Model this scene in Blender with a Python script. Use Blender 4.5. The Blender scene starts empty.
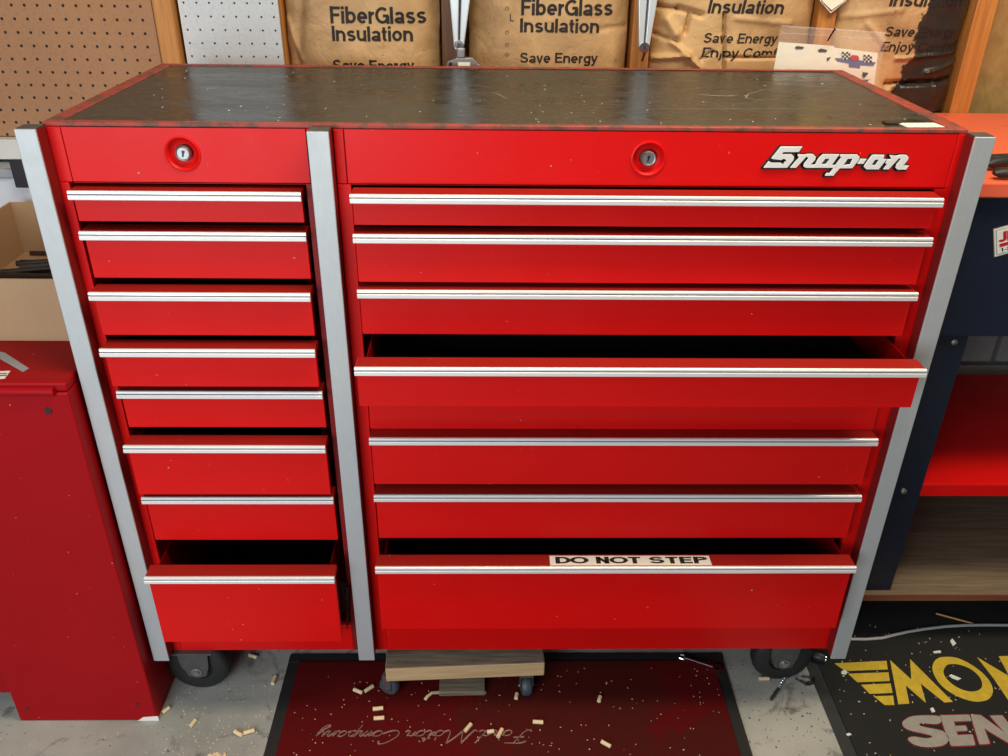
import bpy, bmesh, math, random
from mathutils import Vector, Matrix, noise
random.seed(4)
C = bpy.context.scene.collection
R = math.radians
V = Vector
# ------------------------------------------------------------------ camera
F, PITCH, YAW, ROLL = 850.926, .5079, .0208, -.0132
CAM = V((-.029, -1.2007, 1.4431))
fw = V((math.sin(YAW)*math.cos(PITCH), math.cos(YAW)*math.cos(PITCH), -math.sin(PITCH)))
rt = V((math.cos(YAW), -math.sin(YAW), 0)); dn = fw.cross(rt)
RT = math.cos(ROLL)*rt + math.sin(ROLL)*dn
DN = -math.sin(ROLL)*rt + math.cos(ROLL)*dn
cd = bpy.data.cameras.new('camera'); cam = bpy.data.objects.new('camera', cd); C.objects.link(cam)
cd.sensor_fit = 'HORIZONTAL'; cd.sensor_width = 36; cd.lens = 36*F/1008; cd.clip_start = .02
m = Matrix((RT, -DN, -fw)).transposed().to_4x4(); m.translation = CAM; cam.matrix_world = m
bpy.context.scene.camera = cam
# ------------------------------------------------------------------ light and exposure
sc = bpy.context.scene
sc.view_settings.view_transform = 'Standard'; sc.view_settings.look = 'None'
sc.view_settings.exposure = 0.0; sc.view_settings.gamma = 1; sc.view_settings.use_curve_mapping = False
w = bpy.data.worlds.new('world'); sc.world = w; w.use_nodes = True
w.node_tree.nodes['Background'].inputs[0].default_value = (.80, .86, 1, 1)
w.node_tree.nodes['Background'].inputs[1].default_value = .13
def area(name, loc, to, size, size_y, power, col):
    l = bpy.data.lights.new(name, 'AREA'); l.shape = 'RECTANGLE'; l.size = size; l.size_y = size_y
    l.energy = power; l.color = col
    o = bpy.data.objects.new(name, l); C.objects.link(o); o.location = loc
    o.rotation_euler = (V(to)-V(loc)).to_track_quat('-Z', 'Y').to_euler()
    return o
area('garage_door_daylight', (-1.05, -2.0, 1.10), (-.65, 0, .45), 1.3, 1.1, 40, (.84, .92, 1))
area('ceiling_tube_warm', (.55, -.35, 2.5), (.45, .1, 0), 1.5, .4, 40, (1, .86, .64))
area('ceiling_tube_cool', (-.7, -1.5, 2.8), (-.3, 0, .5), 1.6, .5, 9, (1, .96, .9))

# ------------------------------------------------------------------ geometry helpers
def at(u, v, ax, val):
    """point on the plane <axis> = val seen at photo pixel (u, v)"""
    d = fw + RT*((u-504)/F) + DN*((v-378)/F)
    return CAM + d*((val-CAM[ax])/d[ax])
def obj(name, bm, mat, parent=None, bevel=0, smooth=False, seg=2):
    me = bpy.data.meshes.new(name)
    bmesh.ops.recalc_face_normals(bm, faces=bm.faces[:])
    bm.to_mesh(me); bm.free()
    for mt in (mat if isinstance(mat, (list, tuple)) else [mat]): me.materials.append(mt)
    o = bpy.data.objects.new(name, me); C.objects.link(o)
    if parent: o.parent = parent
    if smooth:
        for p in me.polygons: p.use_smooth = True
        try: me.set_sharp_from_angle(angle=R(40))
        except Exception: pass
    if bevel:
        b = o.modifiers.new('bevel', 'BEVEL'); b.width = bevel; b.segments = seg; b.limit_method = 'ANGLE'; b.angle_limit = R(35)
        b.harden_normals = False
    return o
def box(bm, x0, x1, y0, y1, z0, z1, M=None, mi=0):
    vs = [V((x, y, z)) for x in (x0, x1) for y in (y0, y1) for z in (z0, z1)]
    if M: vs = [M@v for v in vs]
    vs = [bm.verts.new(v) for v in vs]
    for f in ((0,1,3,2),(4,6,7,5),(0,4,5,1),(2,3,7,6),(0,2,6,4),(1,5,7,3)):
        bm.faces.new([vs[i] for i in f]).material_index = mi
    return bm
def B(*a, **k):
    return box(bmesh.new(), *a, **k)
def cyl(bm, p, q, r, r2=None, n=20, mi=0, cap=True):
    p, q = V(p), V(q); r2 = r if r2 is None else r2
    d = (q-p).normalized(); a = d.orthogonal().normalized(); b = d.cross(a)
    l1 = [bm.verts.new(p+r*(a*math.cos(t)+b*math.sin(t))) for t in [2*math.pi*i/n for i in range(n)]]
    l2 = [bm.verts.new(q+r2*(a*math.cos(t)+b*math.sin(t))) for t in [2*math.pi*i/n for i in range(n)]]
    for i in range(n):
        bm.faces.new((l1[i], l1[(i+1)%n], l2[(i+1)%n], l2[i])).material_index = mi
    if cap:
        bm.faces.new(l1[::-1]).material_index = mi; bm.faces.new(l2).material_index = mi
    return bm
def tube(bm, pts, r, n=8):
    pts = [V(p) for p in pts]; rings = []
    for i, p in enumerate(pts):
        d = (pts[min(i+1, len(pts)-1)]-pts[max(i-1, 0)]).normalized()
        a = V((0, 0, 1)).cross(d)
        if a.length < 1e-3: a = V((1, 0, 0))
        a.normalize(); b = d.cross(a)
        rings.append([bm.verts.new(p+r*(a*math.cos(2*math.pi*k/n)+b*math.sin(2*math.pi*k/n))) for k in range(n)])
    for A, Bq in zip(rings, rings[1:]):
        for k in range(n): bm.faces.new((A[k], A[(k+1)%n], Bq[(k+1)%n], Bq[k]))
    bm.faces.new(rings[0][::-1]); bm.faces.new(rings[-1])
    return bm
def lathe(bm, prof, M, n=40, mi=0):
    """prof: (radius, height); M maps local z-axis lathe to the world"""
    rings = []
    for r, h in prof:
        if r < 1e-6: rings.append([bm.verts.new(M@V((0, 0, h)))])
        else: rings.append([bm.verts.new(M@V((r*math.cos(2*math.pi*k/n), r*math.sin(2*math.pi*k/n), h))) for k in range(n)])
    for A, Bq in zip(rings, rings[1:]):
        for k in range(n):
            k2 = (k+1) % n
            if len(A) == 1 and len(Bq) == 1: continue
            if len(A) == 1: f = (A[0], Bq[k2], Bq[k])
            elif len(Bq) == 1: f = (A[k], A[k2], Bq[0])
            else: f = (A[k], A[k2], Bq[k2], Bq[k])
            bm.faces.new(f).material_index = mi
    return bm
def axis(loc, d):
    q = V(d).normalized().to_track_quat('Z', 'Y').to_matrix().to_4x4(); q.translation = V(loc); return q
def prism(bm, loops, to3, thick, mi=0):
    """filled polygon(s) with holes: loops of 2D points, to3 maps a point to 3D, thick = extrude vector"""
    fb = bmesh.new(); ed = []
    for lp in loops:
        vs = [fb.verts.new(to3(p)) for p in lp]
        ed += [fb.edges.new((vs[i], vs[(i+1) % len(vs)])) for i in range(len(vs))]
    bmesh.ops.triangle_fill(fb, edges=ed, use_beauty=True)
    if not fb.faces: fb.free(); return bm
    if thick is not None:
        r = bmesh.ops.extrude_face_region(fb, geom=fb.faces[:])
        bmesh.ops.translate(fb, verts=[g for g in r['geom'] if isinstance(g, bmesh.types.BMVert)], vec=V(thick))
    bmesh.ops.recalc_face_normals(fb, faces=fb.faces[:])
    mp = {v: bm.verts.new(v.co) for v in fb.verts}
    for f in fb.faces: bm.faces.new([mp[v] for v in f.verts]).material_index = mi
    fb.free(); return bm
def outline(bm, lp, to3, r, thick, mi=0):
    """a rounded border of width r round a polygon"""
    P = [to3(p) for p in lp]; t = V(thick); n = t.normalized()
    for i, p in enumerate(P):
        q = P[(i+1) % len(P)]; d = (q-p)
        if d.length < 1e-6: continue
        s = d.normalized().cross(n)*r
        vs = [bm.verts.new(x) for x in (p+s, q+s, q-s, p-s, p+s+t, q+s+t, q-s+t, p-s+t)]
        for f in ((0,1,2,3),(4,5,6,7),(0,1,5,4),(1,2,6,5),(2,3,7,6),(3,0,4,7)): bm.faces.new([vs[k] for k in f]).material_index = mi
        cyl(bm, p, p+t, r, n=10, mi=mi)
    return bm
def arc(cx, cy, rx, ry, a0, a1, n=10):
    return [(cx+rx*math.cos(R(a0+(a1-a0)*i/n)), cy+ry*math.sin(R(a0+(a1-a0)*i/n))) for i in range(n+1)]
X = .73     # x height; capitals are 1 high
def glyphs(t):
    """strokes of a plain grotesque alphabet; t = pen width"""
    h = t/2; lo, hi, xh = h, 1-h, X-h; m_ = X/2; q = .23; w = h+2*q; c = h+q; W1 = w+h
    bowl = arc(c, m_, q, m_-h, 0, 360, 22)
    return {
    'F': ([[(h, 0), (h, 1)], [(h, hi), (.64, hi)], [(h, .50), (.58, .50)]], .62),
    'E': ([[(h, 0), (h, 1)], [(h, hi), (.67, hi)], [(h, .52), (.62, .52)], [(h, lo), (.68, lo)]], .68),
    'I': ([[(h, 0), (h, 1)]], t), 'l': ([[(h, 0), (h, 1)]], t), 'L': ([[(h, 0), (h, 1)], [(h, lo), (.55, lo)]], .56),
    'i': ([[(h, 0), (h, X)], [(h, 1-t*.9), (h, 1)]], t),
    'j': ([[(0, -.20)]+arc(h-.02, -.06, .08, .13, -80, 0, 4)[1:]+[(h+.06, X)], [(h+.06, 1-t*.9), (h+.06, 1)]], t+.06),
    'b': ([[(h, 0), (h, 1)], bowl], W1), 'p': ([[(h, -.27), (h, X)], bowl], W1),
    'g': ([bowl, [(w, X), (w, -.06)]+arc(c, -.05, q, .15, 0, -155, 8)], W1),
    'e': ([[(h, m_-.01), (w, m_-.01)]+arc(c, m_, q, m_-h, 0, 315, 20)], W1),
    'c': ([arc(c, m_, q, m_-h, 42, 318, 18)], W1-.02), 'o': ([arc(c+.01, m_, q+.01, m_-h, 0, 360, 22)], W1+.02),
    'r': ([[(h, 0), (h, X)], [(h, X*.55)]+arc(h+.26, X*.52, .25, xh-X*.52, 165, 88, 6)], h+.29),
    'a': ([arc(c-.01, xh-.13, q-.03, .13, 165, 0, 9)+[(w-.04, h)], arc(c-.02, .205, q-.02, .205-h, 0, 360, 16), [(w-.04, h), (w+h*.6, h*.6)]], W1-.02),
    's': ([arc(c-.02, xh-.125, q-.04, .125, 20, 235, 10)+arc(c-.02, h+.125, q-.03, .13, 60, -160, 12)], W1-.05),
    'S': ([arc(h+.27, hi-.19, .26, .19, 12, 240, 12)+arc(h+.28, h+.20, .29, .205, 62, -168, 14)], h*2+.58),
    'n': ([[(h, 0), (h, X)], arc(c, X*.52, q, xh-X*.52, 175, 0, 9)+[(w, 0)]], W1),
    'm': ([[(h, 0), (h, X)], arc(h+.20, X*.55, .20, xh-X*.55, 175, 0, 8)+[(h+.40, 0)], arc(h+.60, X*.55, .20, xh-X*.55, 175, 0, 8)+[(h+.80, 0)]], t+.80),
    'u': ([[(h, X)]+arc(c, X*.45, q, X*.45-h, 180, 355, 9), [(w, X), (w, 0)]], W1),
    't': ([[(.06+h, X+.20), (.06+h, .2)]+arc(.20+h, .2, .14, .2-h*.9, 180, 275, 5), [(0, xh), (.24+h, xh)]], .25+h),
    'f': ([[(.06+h, 0), (.06+h, .75)]+arc(.20+h, .78, .14, .22-h, 180, 95, 5), [(0, xh), (.24+h, xh)]], .25+h),
    'v': ([[(.05, X), (.28, 0), (.51, X)]], .56), 'y': ([[(.05, X), (.29, .02)], [(.52, X), (.24, -.12)]+[(.17, -.21), (.04, -.20)]], .57),
    'G': ([arc(.42, .5, .36, .5-h, 48, 318, 18)+[(.74, .46)], [(.45, .47), (.80, .47)], [(.75, .47), (.75, 0)]], .82),
    'C': ([arc(.42, .5, .36, .5-h, 38, 322, 20)], .80), 'O': ([arc(.44, .5, .38, .5-h, 0, 360, 24)], .88),
    'D': ([[(h, 0), (h, 1)], [(h, hi), (.34, hi)]+arc(.34, .5, .36, .5-h, 90, -90, 12)+[(h, lo)]], .76),
    'N': ([[(h, 0), (h, 1)], [(h, 1-h), (.70-h, h)], [(.70-h, 0), (.70-h, 1)]], .70),
    'T': ([[(.33, 0), (.33, hi)], [(0, hi), (.66, hi)]], .66), 'P': ([[(h, 0), (h, 1)], [(h, hi), (.40, hi)]+arc(.40, .73, .23, .27-h, 90, -90, 8)+[(h, .46)]], .66),
    'J': ([[(.42, 1), (.42, .3)]+arc(.23, .28, .19, .28-h, 0, -175, 8)], .50), '1': ([[(.22, 0), (.22, 1)], [(.05, .78), (.22, .92)]], .34),
    '8': ([arc(.27, .74, .20, .26-h, 0, 360, 14), arc(.27, .27, .24, .27-h, 0, 360, 14)], .56), '-': ([[(.02, .38), (.3, .38)]], .34), ' ': ([], .30)}
def textbm(s, M, width=None, height=None, off=.012, shear=0.0, sub=0, fn=None):
    t = .12+off*4.5; Gd = glyphs(t); gap = .075; bm = bmesh.new()
    adv = sum(Gd[c][1]+gap for c in s)-gap; sy = height; sx = width/adv; x = 0
    for c in s:
        for st in Gd[c][0]:
            P = [V((a, b)) for a, b in st]
            Q = [P[0]]
            for a, b in zip(P, P[1:]):
                k = max(1, int((b-a).length*sy/.006))
                Q += [a.lerp(b, (i+1)/k) for i in range(k)]
            P = Q; prev = None; n = len(P); closed = (P[0]-P[-1]).length < 1e-4
            for i, p in enumerate(P):
                a = (P[i]-P[i-1]) if i else ((P[-1]-P[-2]) if closed else (P[1]-P[0])); b = (P[i+1]-P[i]) if i < n-1 else ((P[1]-P[0]) if closed else a)
                if a.length < 1e-6: a = b
                if b.length < 1e-6: b = a
                a, b = a.normalized(), b.normalized(); d = (a+b); d = d.normalized() if d.length > 1e-3 else a
                mit = 1/max(.55, d.dot(a)); w_ = t/2*mit; w_ *= (1-.14*abs(d.x)) ; nn = V((-d.y, d.x))*w_
                cur = [bm.verts.new((q.x, q.y, 0)) for q in (p+nn, p-nn)]
                if prev: bm.faces.new((prev[0], prev[1], cur[1], cur[0]))
                prev = cur
            for v in bm.verts:
                if not v.tag: v.co.x = (v.co.x+x)*sx; v.co.y *= sy; v.co.x += shear*v.co.y; v.tag = True
        x += Gd[c][1]+gap
    for v in bm.verts:
        v.co = M@v.co
        if fn: v.co = fn(v.co)
    r = bmesh.ops.remove_doubles(bm, verts=bm.verts[:], dist=1e-7)
    return bm
def empty(name, loc=(0, 0, 0), rz=0):
    o = bpy.data.objects.new(name, None); C.objects.link(o); o.location = loc; o.rotation_euler.z = rz
    o.empty_display_size = .05
    return o
def tag(o, label=None, cat=None, group=None, kind=None):
    if label: o['label'] = label
    if cat: o['category'] = cat
    if group: o['group'] = group
    if kind: o['kind'] = kind
    return o
def keep(o):    # parts are modelled in world coordinates; keep them there under a moved empty
    if o.parent: o.matrix_parent_inverse = Matrix.Translation(o.parent.location).inverted() if o.parent.rotation_euler.z == 0 else o.parent.matrix_world.inverted()
    return o

# ------------------------------------------------------------------ materials
class N:
    def __init__(s, name, col=(.5, .5, .5), rough=.5, metal=0, coat=0, spec=.5):
        s.m = bpy.data.materials.new(name); s.m.use_nodes = True; s.t = s.m.node_tree
        s.b = s.t.nodes['Principled BSDF']; s.b.inputs['Base Color'].default_value = (*col, 1)
        s.b.inputs['Roughness'].default_value = rough; s.b.inputs['Metallic'].default_value = metal
        s.b.inputs['Coat Weight'].default_value = coat; s.b.inputs['Specular IOR Level'].default_value = spec
        s.tc = s.t.nodes.new('ShaderNodeTexCoord')
    def n(s, typ, **k):
        x = s.t.nodes.new('ShaderNode'+typ)
        for a, v in k.items(): setattr(x, a, v)
        return x
    def l(s, a, b): s.t.links.new(a, b)
    def noise(s, scale, detail=4, rough=.55, stretch=(1, 1, 1), dist=0):
        mp = s.n('Mapping'); mp.inputs['Scale'].default_value = stretch; s.l(s.tc.outputs['Object'], mp.inputs[0])
        x = s.n('TexNoise'); x.inputs['Scale'].default_value = scale; x.inputs['Detail'].default_value = detail
        x.inputs['Roughness'].default_value = rough; x.inputs['Distortion'].default_value = dist
        s.l(mp.outputs[0], x.inputs['Vector']); return x.outputs['Fac']
    def ramp(s, src, stops):
        r = s.n('ValToRGB'); e = r.color_ramp.elements
        while len(e) < len(stops): e.new(.5)
        for el, (p, c) in zip(e, stops):
            el.position = p; el.color = (*c, 1) if len(c) == 3 else c
        s.l(src, r.inputs[0]); return r.outputs[0]
    def mask(s, src, a, b):
        return s.ramp(src, [(a, (0, 0, 0)), (b, (1, 1, 1))])
    def mix(s, f, a, b):
        x = s.n('MixRGB')
        for i, v in ((0, f), (1, a), (2, b)):
            if hasattr(v, 'is_linked') or isinstance(v, bpy.types.NodeSocket): s.l(v, x.inputs[i])
            elif i == 0: x.inputs[0].default_value = v
            else: x.inputs[i].default_value = (*v, 1)
        return x.outputs[0]
    def math(s, op, a, b=0, c=0):
        x = s.n('Math', operation=op)
        for i, v in enumerate((a, b, c)):
            if isinstance(v, bpy.types.NodeSocket): s.l(v, x.inputs[i])
            else: x.inputs[i].default_value = v
        return x.outputs[0]
    def col(s, x): s.l(x, s.b.inputs['Base Color']); return s
    def rough(s, x): s.l(x, s.b.inputs['Roughness']); return s
    def bump(s, src, strength=.2, dist=.001):
        b = s.n('Bump'); b.inputs['Strength'].default_value = strength; b.inputs['Distance'].default_value = dist
        s.l(src, b.inputs['Height']); s.l(b.outputs[0], s.b.inputs['Normal']); return s
    def dist(s, p, sc=(1, 1, 1)):
        v = s.n('VectorMath', operation='SUBTRACT'); s.l(s.tc.outputs['Object'], v.inputs[0]); v.inputs[1].default_value = p
        k = s.n('VectorMath', operation='MULTIPLY'); s.l(v.outputs[0], k.inputs[0]); k.inputs[1].default_value = sc
        q = s.n('VectorMath', operation='LENGTH'); s.l(k.outputs[0], q.inputs[0]); return q.outputs['Value']

def plain(name, col, rough=.5, metal=0, coat=0, var=.12, scale=30, bump=0, spec=.5):
    x = N(name, col, rough, metal, coat, spec)
    n = x.noise(scale)
    x.col(x.mix(n, tuple(c*(1-var) for c in col), tuple(min(1, c*(1+var)) for c in col)))
    if bump: x.bump(n, bump, .002)
    return x.m
def red_paint(name, col, dirt=(.22, .012, .01), rough=.38, dirtpos=.66, spec=.2):
    x = N(name, col, rough, 0, 0, spec)
    big = x.noise(3.5, 3); c = x.mix(big, tuple(v*.92 for v in col), tuple(min(1, v*1.1) for v in col))
    sm = x.mask(x.noise(38, 8, .7), dirtpos, dirtpos+.13)
    c = x.mix(sm, c, dirt)
    ch = x.mask(x.noise(140, 2, .5), .76, .79)
    c = x.mix(ch, c, (.45, .30, .25)); x.col(c)
    x.rough(x.mix(x.noise(14, 5), (rough*.8,)*3, (rough*1.35,)*3)); x.bump(x.noise(420, 2), .05, .0004)
    return x.m
RED = red_paint('red_enamel', (.63, .0045, .0040))
RED_I = red_paint('red_enamel_shaded_inside', (.22, .002, .002), spec=.1)  # same enamel as the fronts, darkened for the shade inside the drawers
RED_D = red_paint('worn_shaded_red_flange', (.30, .012, .008), rough=.42, dirtpos=.6)  # flange enamel with more dirt, its colour darkened for shade from the drawer above
RED_N = red_paint('crimson_cabinet_paint', (.31, .003, .006), rough=.45, dirtpos=.74, spec=.12)
MAROON = red_paint('dark_red_posts_shaded_stile', (.20, .012, .012), rough=.4)
RED_T = red_paint('worn_red_rim', (.33, .055, .042), dirt=(.12, .06, .045), rough=.4, dirtpos=.48)
ORANGE = red_paint('orange_red_bench_top', (.80, .14, .07), dirt=(.42, .05, .03), rough=.3, dirtpos=.6)
def metalm(name, col, rough, metal=1, scr=(1, 1, 60), bump=.1, var=.15):
    x = N(name, col, rough, metal); n = x.noise(20, 6, .6, scr)
    x.col(x.mix(n, tuple(c*(1-var) for c in col), tuple(min(1, c*(1+var)) for c in col)))
    x.rough(x.mix(x.noise(30, 4), (rough*.8,)*3, (rough*1.3,)*3)); x.bump(n, bump, .0005); return x.m
ALU = metalm('anodised_aluminium_post', (.47, .49, .49), .5, .35, (40, 40, 1.5))
TRIM = metalm('bright_aluminium_pull', (.86, .86, .84), .32, .35, (1, 4, 4), bump=0, var=.05)
PULLG = plain('grey_pull_groove', (.20, .19, .19), .5)
CHROME = metalm('chrome', (.78, .79, .8), .16, 1, (1, 1, 1))
STEEL = metalm('dull_steel', (.34, .34, .33), .4, .9, (1, 1, 1), var=.4)
DSTEEL = metalm('dark_steel', (.10, .10, .105), .42, .7, (1, 1, 1), var=.5)
BLACK = plain('black_plastic', (.012, .012, .013), .45)
LINER = plain('black_drawer_liner', (.008, .008, .008), .8)
RUBBER = plain('dark_rubber_wheel', (.014, .014, .014), .6, var=.5, scale=60)
CHROMEW = plain('chip_white_metal', (.85, .85, .8), .4)
GREYPAINT = plain('grey_caster_plate', (.075, .075, .07), .55, .2, var=.5, scale=50)
NAVY = plain('navy_blue_paint', (.006, .011, .028), .42, var=.3)
BADGE = metalm('badge_silver', (.88, .9, .84), .35, .25, (1, 1, 1))
WHITE = plain('white_print', (.8, .79, .72), .5, var=.06)
PAPER = plain('cream_paper', (.84, .83, .68), .55, var=.06)
INK = plain('black_ink', (.018, .014, .012), .6)
BROWNINK = plain('dark_brown_bag_ink', (.016, .010, .008), .7, var=.4, scale=80)
YEL = plain('yellow_print', (.62, .43, .028), .7, var=.3, scale=60)
YEL2 = plain('yellow_shield_print', (.85, .55, .02), .4)
GREYP = plain('grey_mat_print', (.34, .31, .26), .8, var=.25, scale=60)
REDP = plain('red_mat_print', (.30, .012, .03), .7)
REDL = plain('sticker_red', (.5, .01, .015), .5)
BLUEL = plain('sticker_blue', (.10, .13, .28), .5)
WHITEP = plain('white_painted_board', (.62, .60, .55), .5, var=.15, scale=12, bump=.1)
WHITEB = plain('white_bin_plastic', (.62, .66, .68), .45, var=.06)
GREYB = plain('grey_lid_plastic', (.32, .34, .35), .5)
CABLE = plain('grey_white_cable', (.45, .45, .43), .4)
PEG = plain('pale_cut_wood', (.74, .56, .33), .7, var=.25, scale=200)
SAW = plain('sawdust', (.72, .58, .38), .8, var=.3, scale=300)
def wood(name, a, b, stretch=(30, 30, 1.5), rough=.6, bump=.25):
    x = N(name, a, rough); n = x.noise(4, 8, .65, stretch, .4)
    x.col(x.mix(x.mask(n, .3, .72), a, b)); x.bump(n, bump, .001); return x.m
STUD = wood('orange_pine_stud', (.60, .26, .055), (.36, .13, .028))
STUD2 = wood('brown_old_stud', (.24, .12, .05), (.12, .06, .03))
PLANKW = wood('cut_plank_face', (.66, .47, .25), (.46, .29, .13), (2, 30, 40))
PLANKT = wood('weathered_plank_top', (.30, .24, .16), (.10, .08, .055), (3, 40, 40))
SHELFW = wood('lower_shelf_board', (.27, .20, .125), (.13, .09, .055), (1.5, 30, 30), .5, .1)
SHELFE = wood('lower_shelf_edge', (.22, .07, .035), (.13, .04, .02), (1.5, 30, 30))
def topmat():
    x = N('black_worktop_mat', (.03, .03, .03), .22, spec=.33)
    n = x.noise(7, 9, .72, (1, 3.2, 1), .5); f = x.noise(55, 6, .7, (1, 2.6, 1))
    c = x.mix(x.mask(n, .42, .72), (.010, .012, .012), (.062, .064, .058))
    c = x.mix(x.mask(f, .55, .72), c, (.10, .10, .085))
    c = x.mix(x.mask(x.noise(150, 2), .73, .76), c, (.5, .47, .4)); x.col(c)
    x.rough(x.mix(x.mask(n, .35, .75), (.20,)*3, (.5,)*3)); x.bump(f, .12, .0006); return x.m
TOPMAT = topmat()
def concrete():
    x = N('concrete_floor', (.4, .4, .36), .75)
    n = x.noise(2.6, 8, .62); c = x.ramp(n, [(.3, (.20, .20, .175)), (.52, (.33, .33, .29)), (.75, (.44, .43, .37))])
    st = x.mask(x.noise(9, 7, .7, dist=1.2), .56, .70); c = x.mix(st, c, (.10, .10, .085))
    c = x.mix(x.mask(x.noise(75, 3, .6), .66, .72), c, (.055, .05, .045))
    c = x.mix(x.mask(x.noise(90, 3, .5, (1.1, 1, 1)), .70, .75), c, (.62, .60, .52))
    x.col(c); x.bump(x.noise(60, 6, .7), .35, .002); return x.m
CONC = concrete()
def carpet(name, a, b, blobs=(), dust=None, stain=(.035, .010, .006)):
    x = N(name, a, .95, spec=.15); n = x.noise(5, 6, .6); c = x.mix(n, a, b)
    for (p, s, r) in blobs:
        d = x.math('ADD', x.dist(p, s), x.math('MULTIPLY', x.math('SUBTRACT', x.noise(9, 4), .5), .35))
        mk = x.ramp(d, [(r*.82, (.8, .8, .8)), (r, (0, 0, 0))]); c = x.mix(mk, c, stain)
    c = x.mix(x.mask(x.noise(700, 2), .35, .7), c, tuple(v*1.5 for v in a))
    if dust: c = x.mix(x.mask(x.noise(170, 3, .6), .73, .77), c, dust)
    x.col(c); x.bump(x.noise(900, 2), .6, .002); return x.m
REDMAT = carpet('red_carpet_mat', (.068, .0015, .0015), (.115, .003, .003), (((.14, .0, 0), (1, 1, 1), .22), ((.20, -.16, 0), (1, 1.2, 1), .22), ((.42, -.09, 0), (1, 1.3, 1), .10)), (.5, .4, .25))
BLKMAT = carpet('black_carpet_mat', (.018, .018, .016), (.030, .029, .026), (), (.5, .46, .33))
BORDER = plain('black_rubber_border', (.028, .030, .028), .7, var=.4, scale=40)
BORDERD = plain('dark_rubber_border', (.010, .010, .010), .7, var=.5, scale=40)
def pegboard(name, col, hole, ox, oz, wear=0.0):
    x = N(name, col, .7); n = x.noise(4, 5); c = x.mix(n, tuple(v*.82 for v in col), tuple(min(1, v*1.15) for v in col))
    c = x.mix(x.mask(x.noise(160, 4), .5, .75), c, tuple(v*.8 for v in col))
    s = x.n('SeparateXYZ'); x.l(x.tc.outputs['Object'], s.inputs[0])
    def cell(o, off):
        a = x.math('DIVIDE', x.math('SUBTRACT', o, off), .0254); return x.math('SUBTRACT', x.math('FRACT', a), .5)
    u, v = cell(s.outputs[0], ox), cell(s.outputs[2], oz)
    d = x.math('SQRT', x.math('ADD', x.math('MULTIPLY', u, u), x.math('MULTIPLY', v, v)))
    k = x.math('LESS_THAN', d, hole/.0254); c = x.mix(k, c, (.006, .004, .003)); x.col(c)
    x.bump(x.math('SUBTRACT', 1, k), 1, .004); return x.m
PEGB = pegboard('brown_hardboard', (.38, .19, .085), .0029, .0, .0)
PEGW = pegboard('white_painted_hardboard', (.60, .64, .66), .0020, .004, .006)
def kraft(name, stained=False):
    x = N(name, (.45, .28, .13), .55); n = x.noise(6, 6, .6, dist=.6)
    c = x.ramp(n, [(.25, (.30, .17, .07)), (.5, (.50, .31, .14)), (.75, (.70, .46, .21))])
    c = x.mix(x.mask(x.noise(70, 4, .6), .66, .76), c, (.17, .09, .04))
    if stained:
        s = x.n('SeparateXYZ'); x.l(x.tc.outputs['Object'], s.inputs[0])
        e = x.math('ADD', s.outputs[0], x.math('MULTIPLY', x.math('SUBTRACT', x.noise(13, 4, .6), .5), .15))
        e = x.math('SUBTRACT', e, x.math('MULTIPLY', x.math('SUBTRACT', s.outputs[2], 1.15), .20))
        mk = x.mask(e, STAINX, STAINX+.004); c = x.mix(mk, c, x.mix(x.noise(30, 5), (.012, .010, .008), (.05, .040, .028)))
        x.rough(x.mix(mk, (.55,)*3, (.3,)*3))
    x.col(c); x.bump(x.noise(15, 6, .6, dist=.5), .7, .009); return x.m
STAINX = .840
KRAFT = kraft('kraft_paper_bag'); KRAFTS = kraft('tar_stained_kraft_bag', True)
def cardboard():
    x = N('corrugated_cardboard', (.42, .26, .13), .8); c = x.mix(x.noise(5, 4), (.37, .225, .115), (.47, .30, .16))
    x.col(x.mix(x.mask(x.noise(200, 2, .5, (1, 1, .1)), .4, .7), c, (.40, .25, .13))); x.bump(x.noise(60, 3, .5, (1, 1, .2)), .15, .001); return x.m
CARD = cardboard()
BLOCK = plain('concrete_block', (.30, .30, .28), .9, var=.25, scale=25, bump=.4)
MORTAR = plain('mortar', (.16, .155, .145), .95)
OSB = wood('yellow_sheathing', (.50, .33, .12), (.30, .19, .06), (8, 8, 5))
def clear():
    x = N('clear_plastic', (1, 1, 1), .12); x.b.inputs['Transmission Weight'].default_value = 0
    x.b.inputs['Alpha'].default_value = .07; x.bump(x.noise(26, 4, .6), .8, .01); return x.m
CLEAR = clear()

# ------------------------------------------------------------------ setting
tag(obj('floor', B(-4, 4, -4, .9, -.05, 0), CONC), kind='structure')
wl = obj('wall_back', B(-4, 4, .80, .9, 0, 2.7), OSB); tag(wl, kind='structure')
# concrete block footing wall, seen below the bench; mortar bed with single blocks proud of it
ft = obj('wall_footing', B(-1.9, 2.3, .735, .80, 0, .90), MORTAR); tag(ft, kind='structure')
blk = None
for r_ in range(4):
    for k in range(11):
        x0 = -1.9 + k*.40 + (.2 if r_ % 2 else 0) - .02
        if x0+.39 > 2.3: continue
        if blk is None:
            blk = obj('concrete_block', B(0, .388, .722, .740, 0, .192), BLOCK, ft, .004); o = blk
        else:
            o = blk.copy(); C.objects.link(o)
        o.location = (x0, 0, .02+r_*.2025)
sp = obj('trim_1', B(-1.9, 2.3, .69, .80, .90, .935), STUD2); tag(sp, kind='structure')
studs = [(-.700, -.662, .645, STUD, 'orange pine stud between the brown and white pegboards'),
         (-.480, -.4535, .690, STUD, 'thin orange stud edge between white pegboard and first bag'),
         (-.128, -.088, .690, STUD2, 'stud behind the left hanging metal bar'),
         (.268, .306, .690, STUD, 'stud behind the right hanging metal bar'),
         (.650, .688, .690, STUD, 'stud behind the yellow shield sign'),
         (.975, 1.018, .690, STUD, 'orange wall stud at right above the red bench')]
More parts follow.
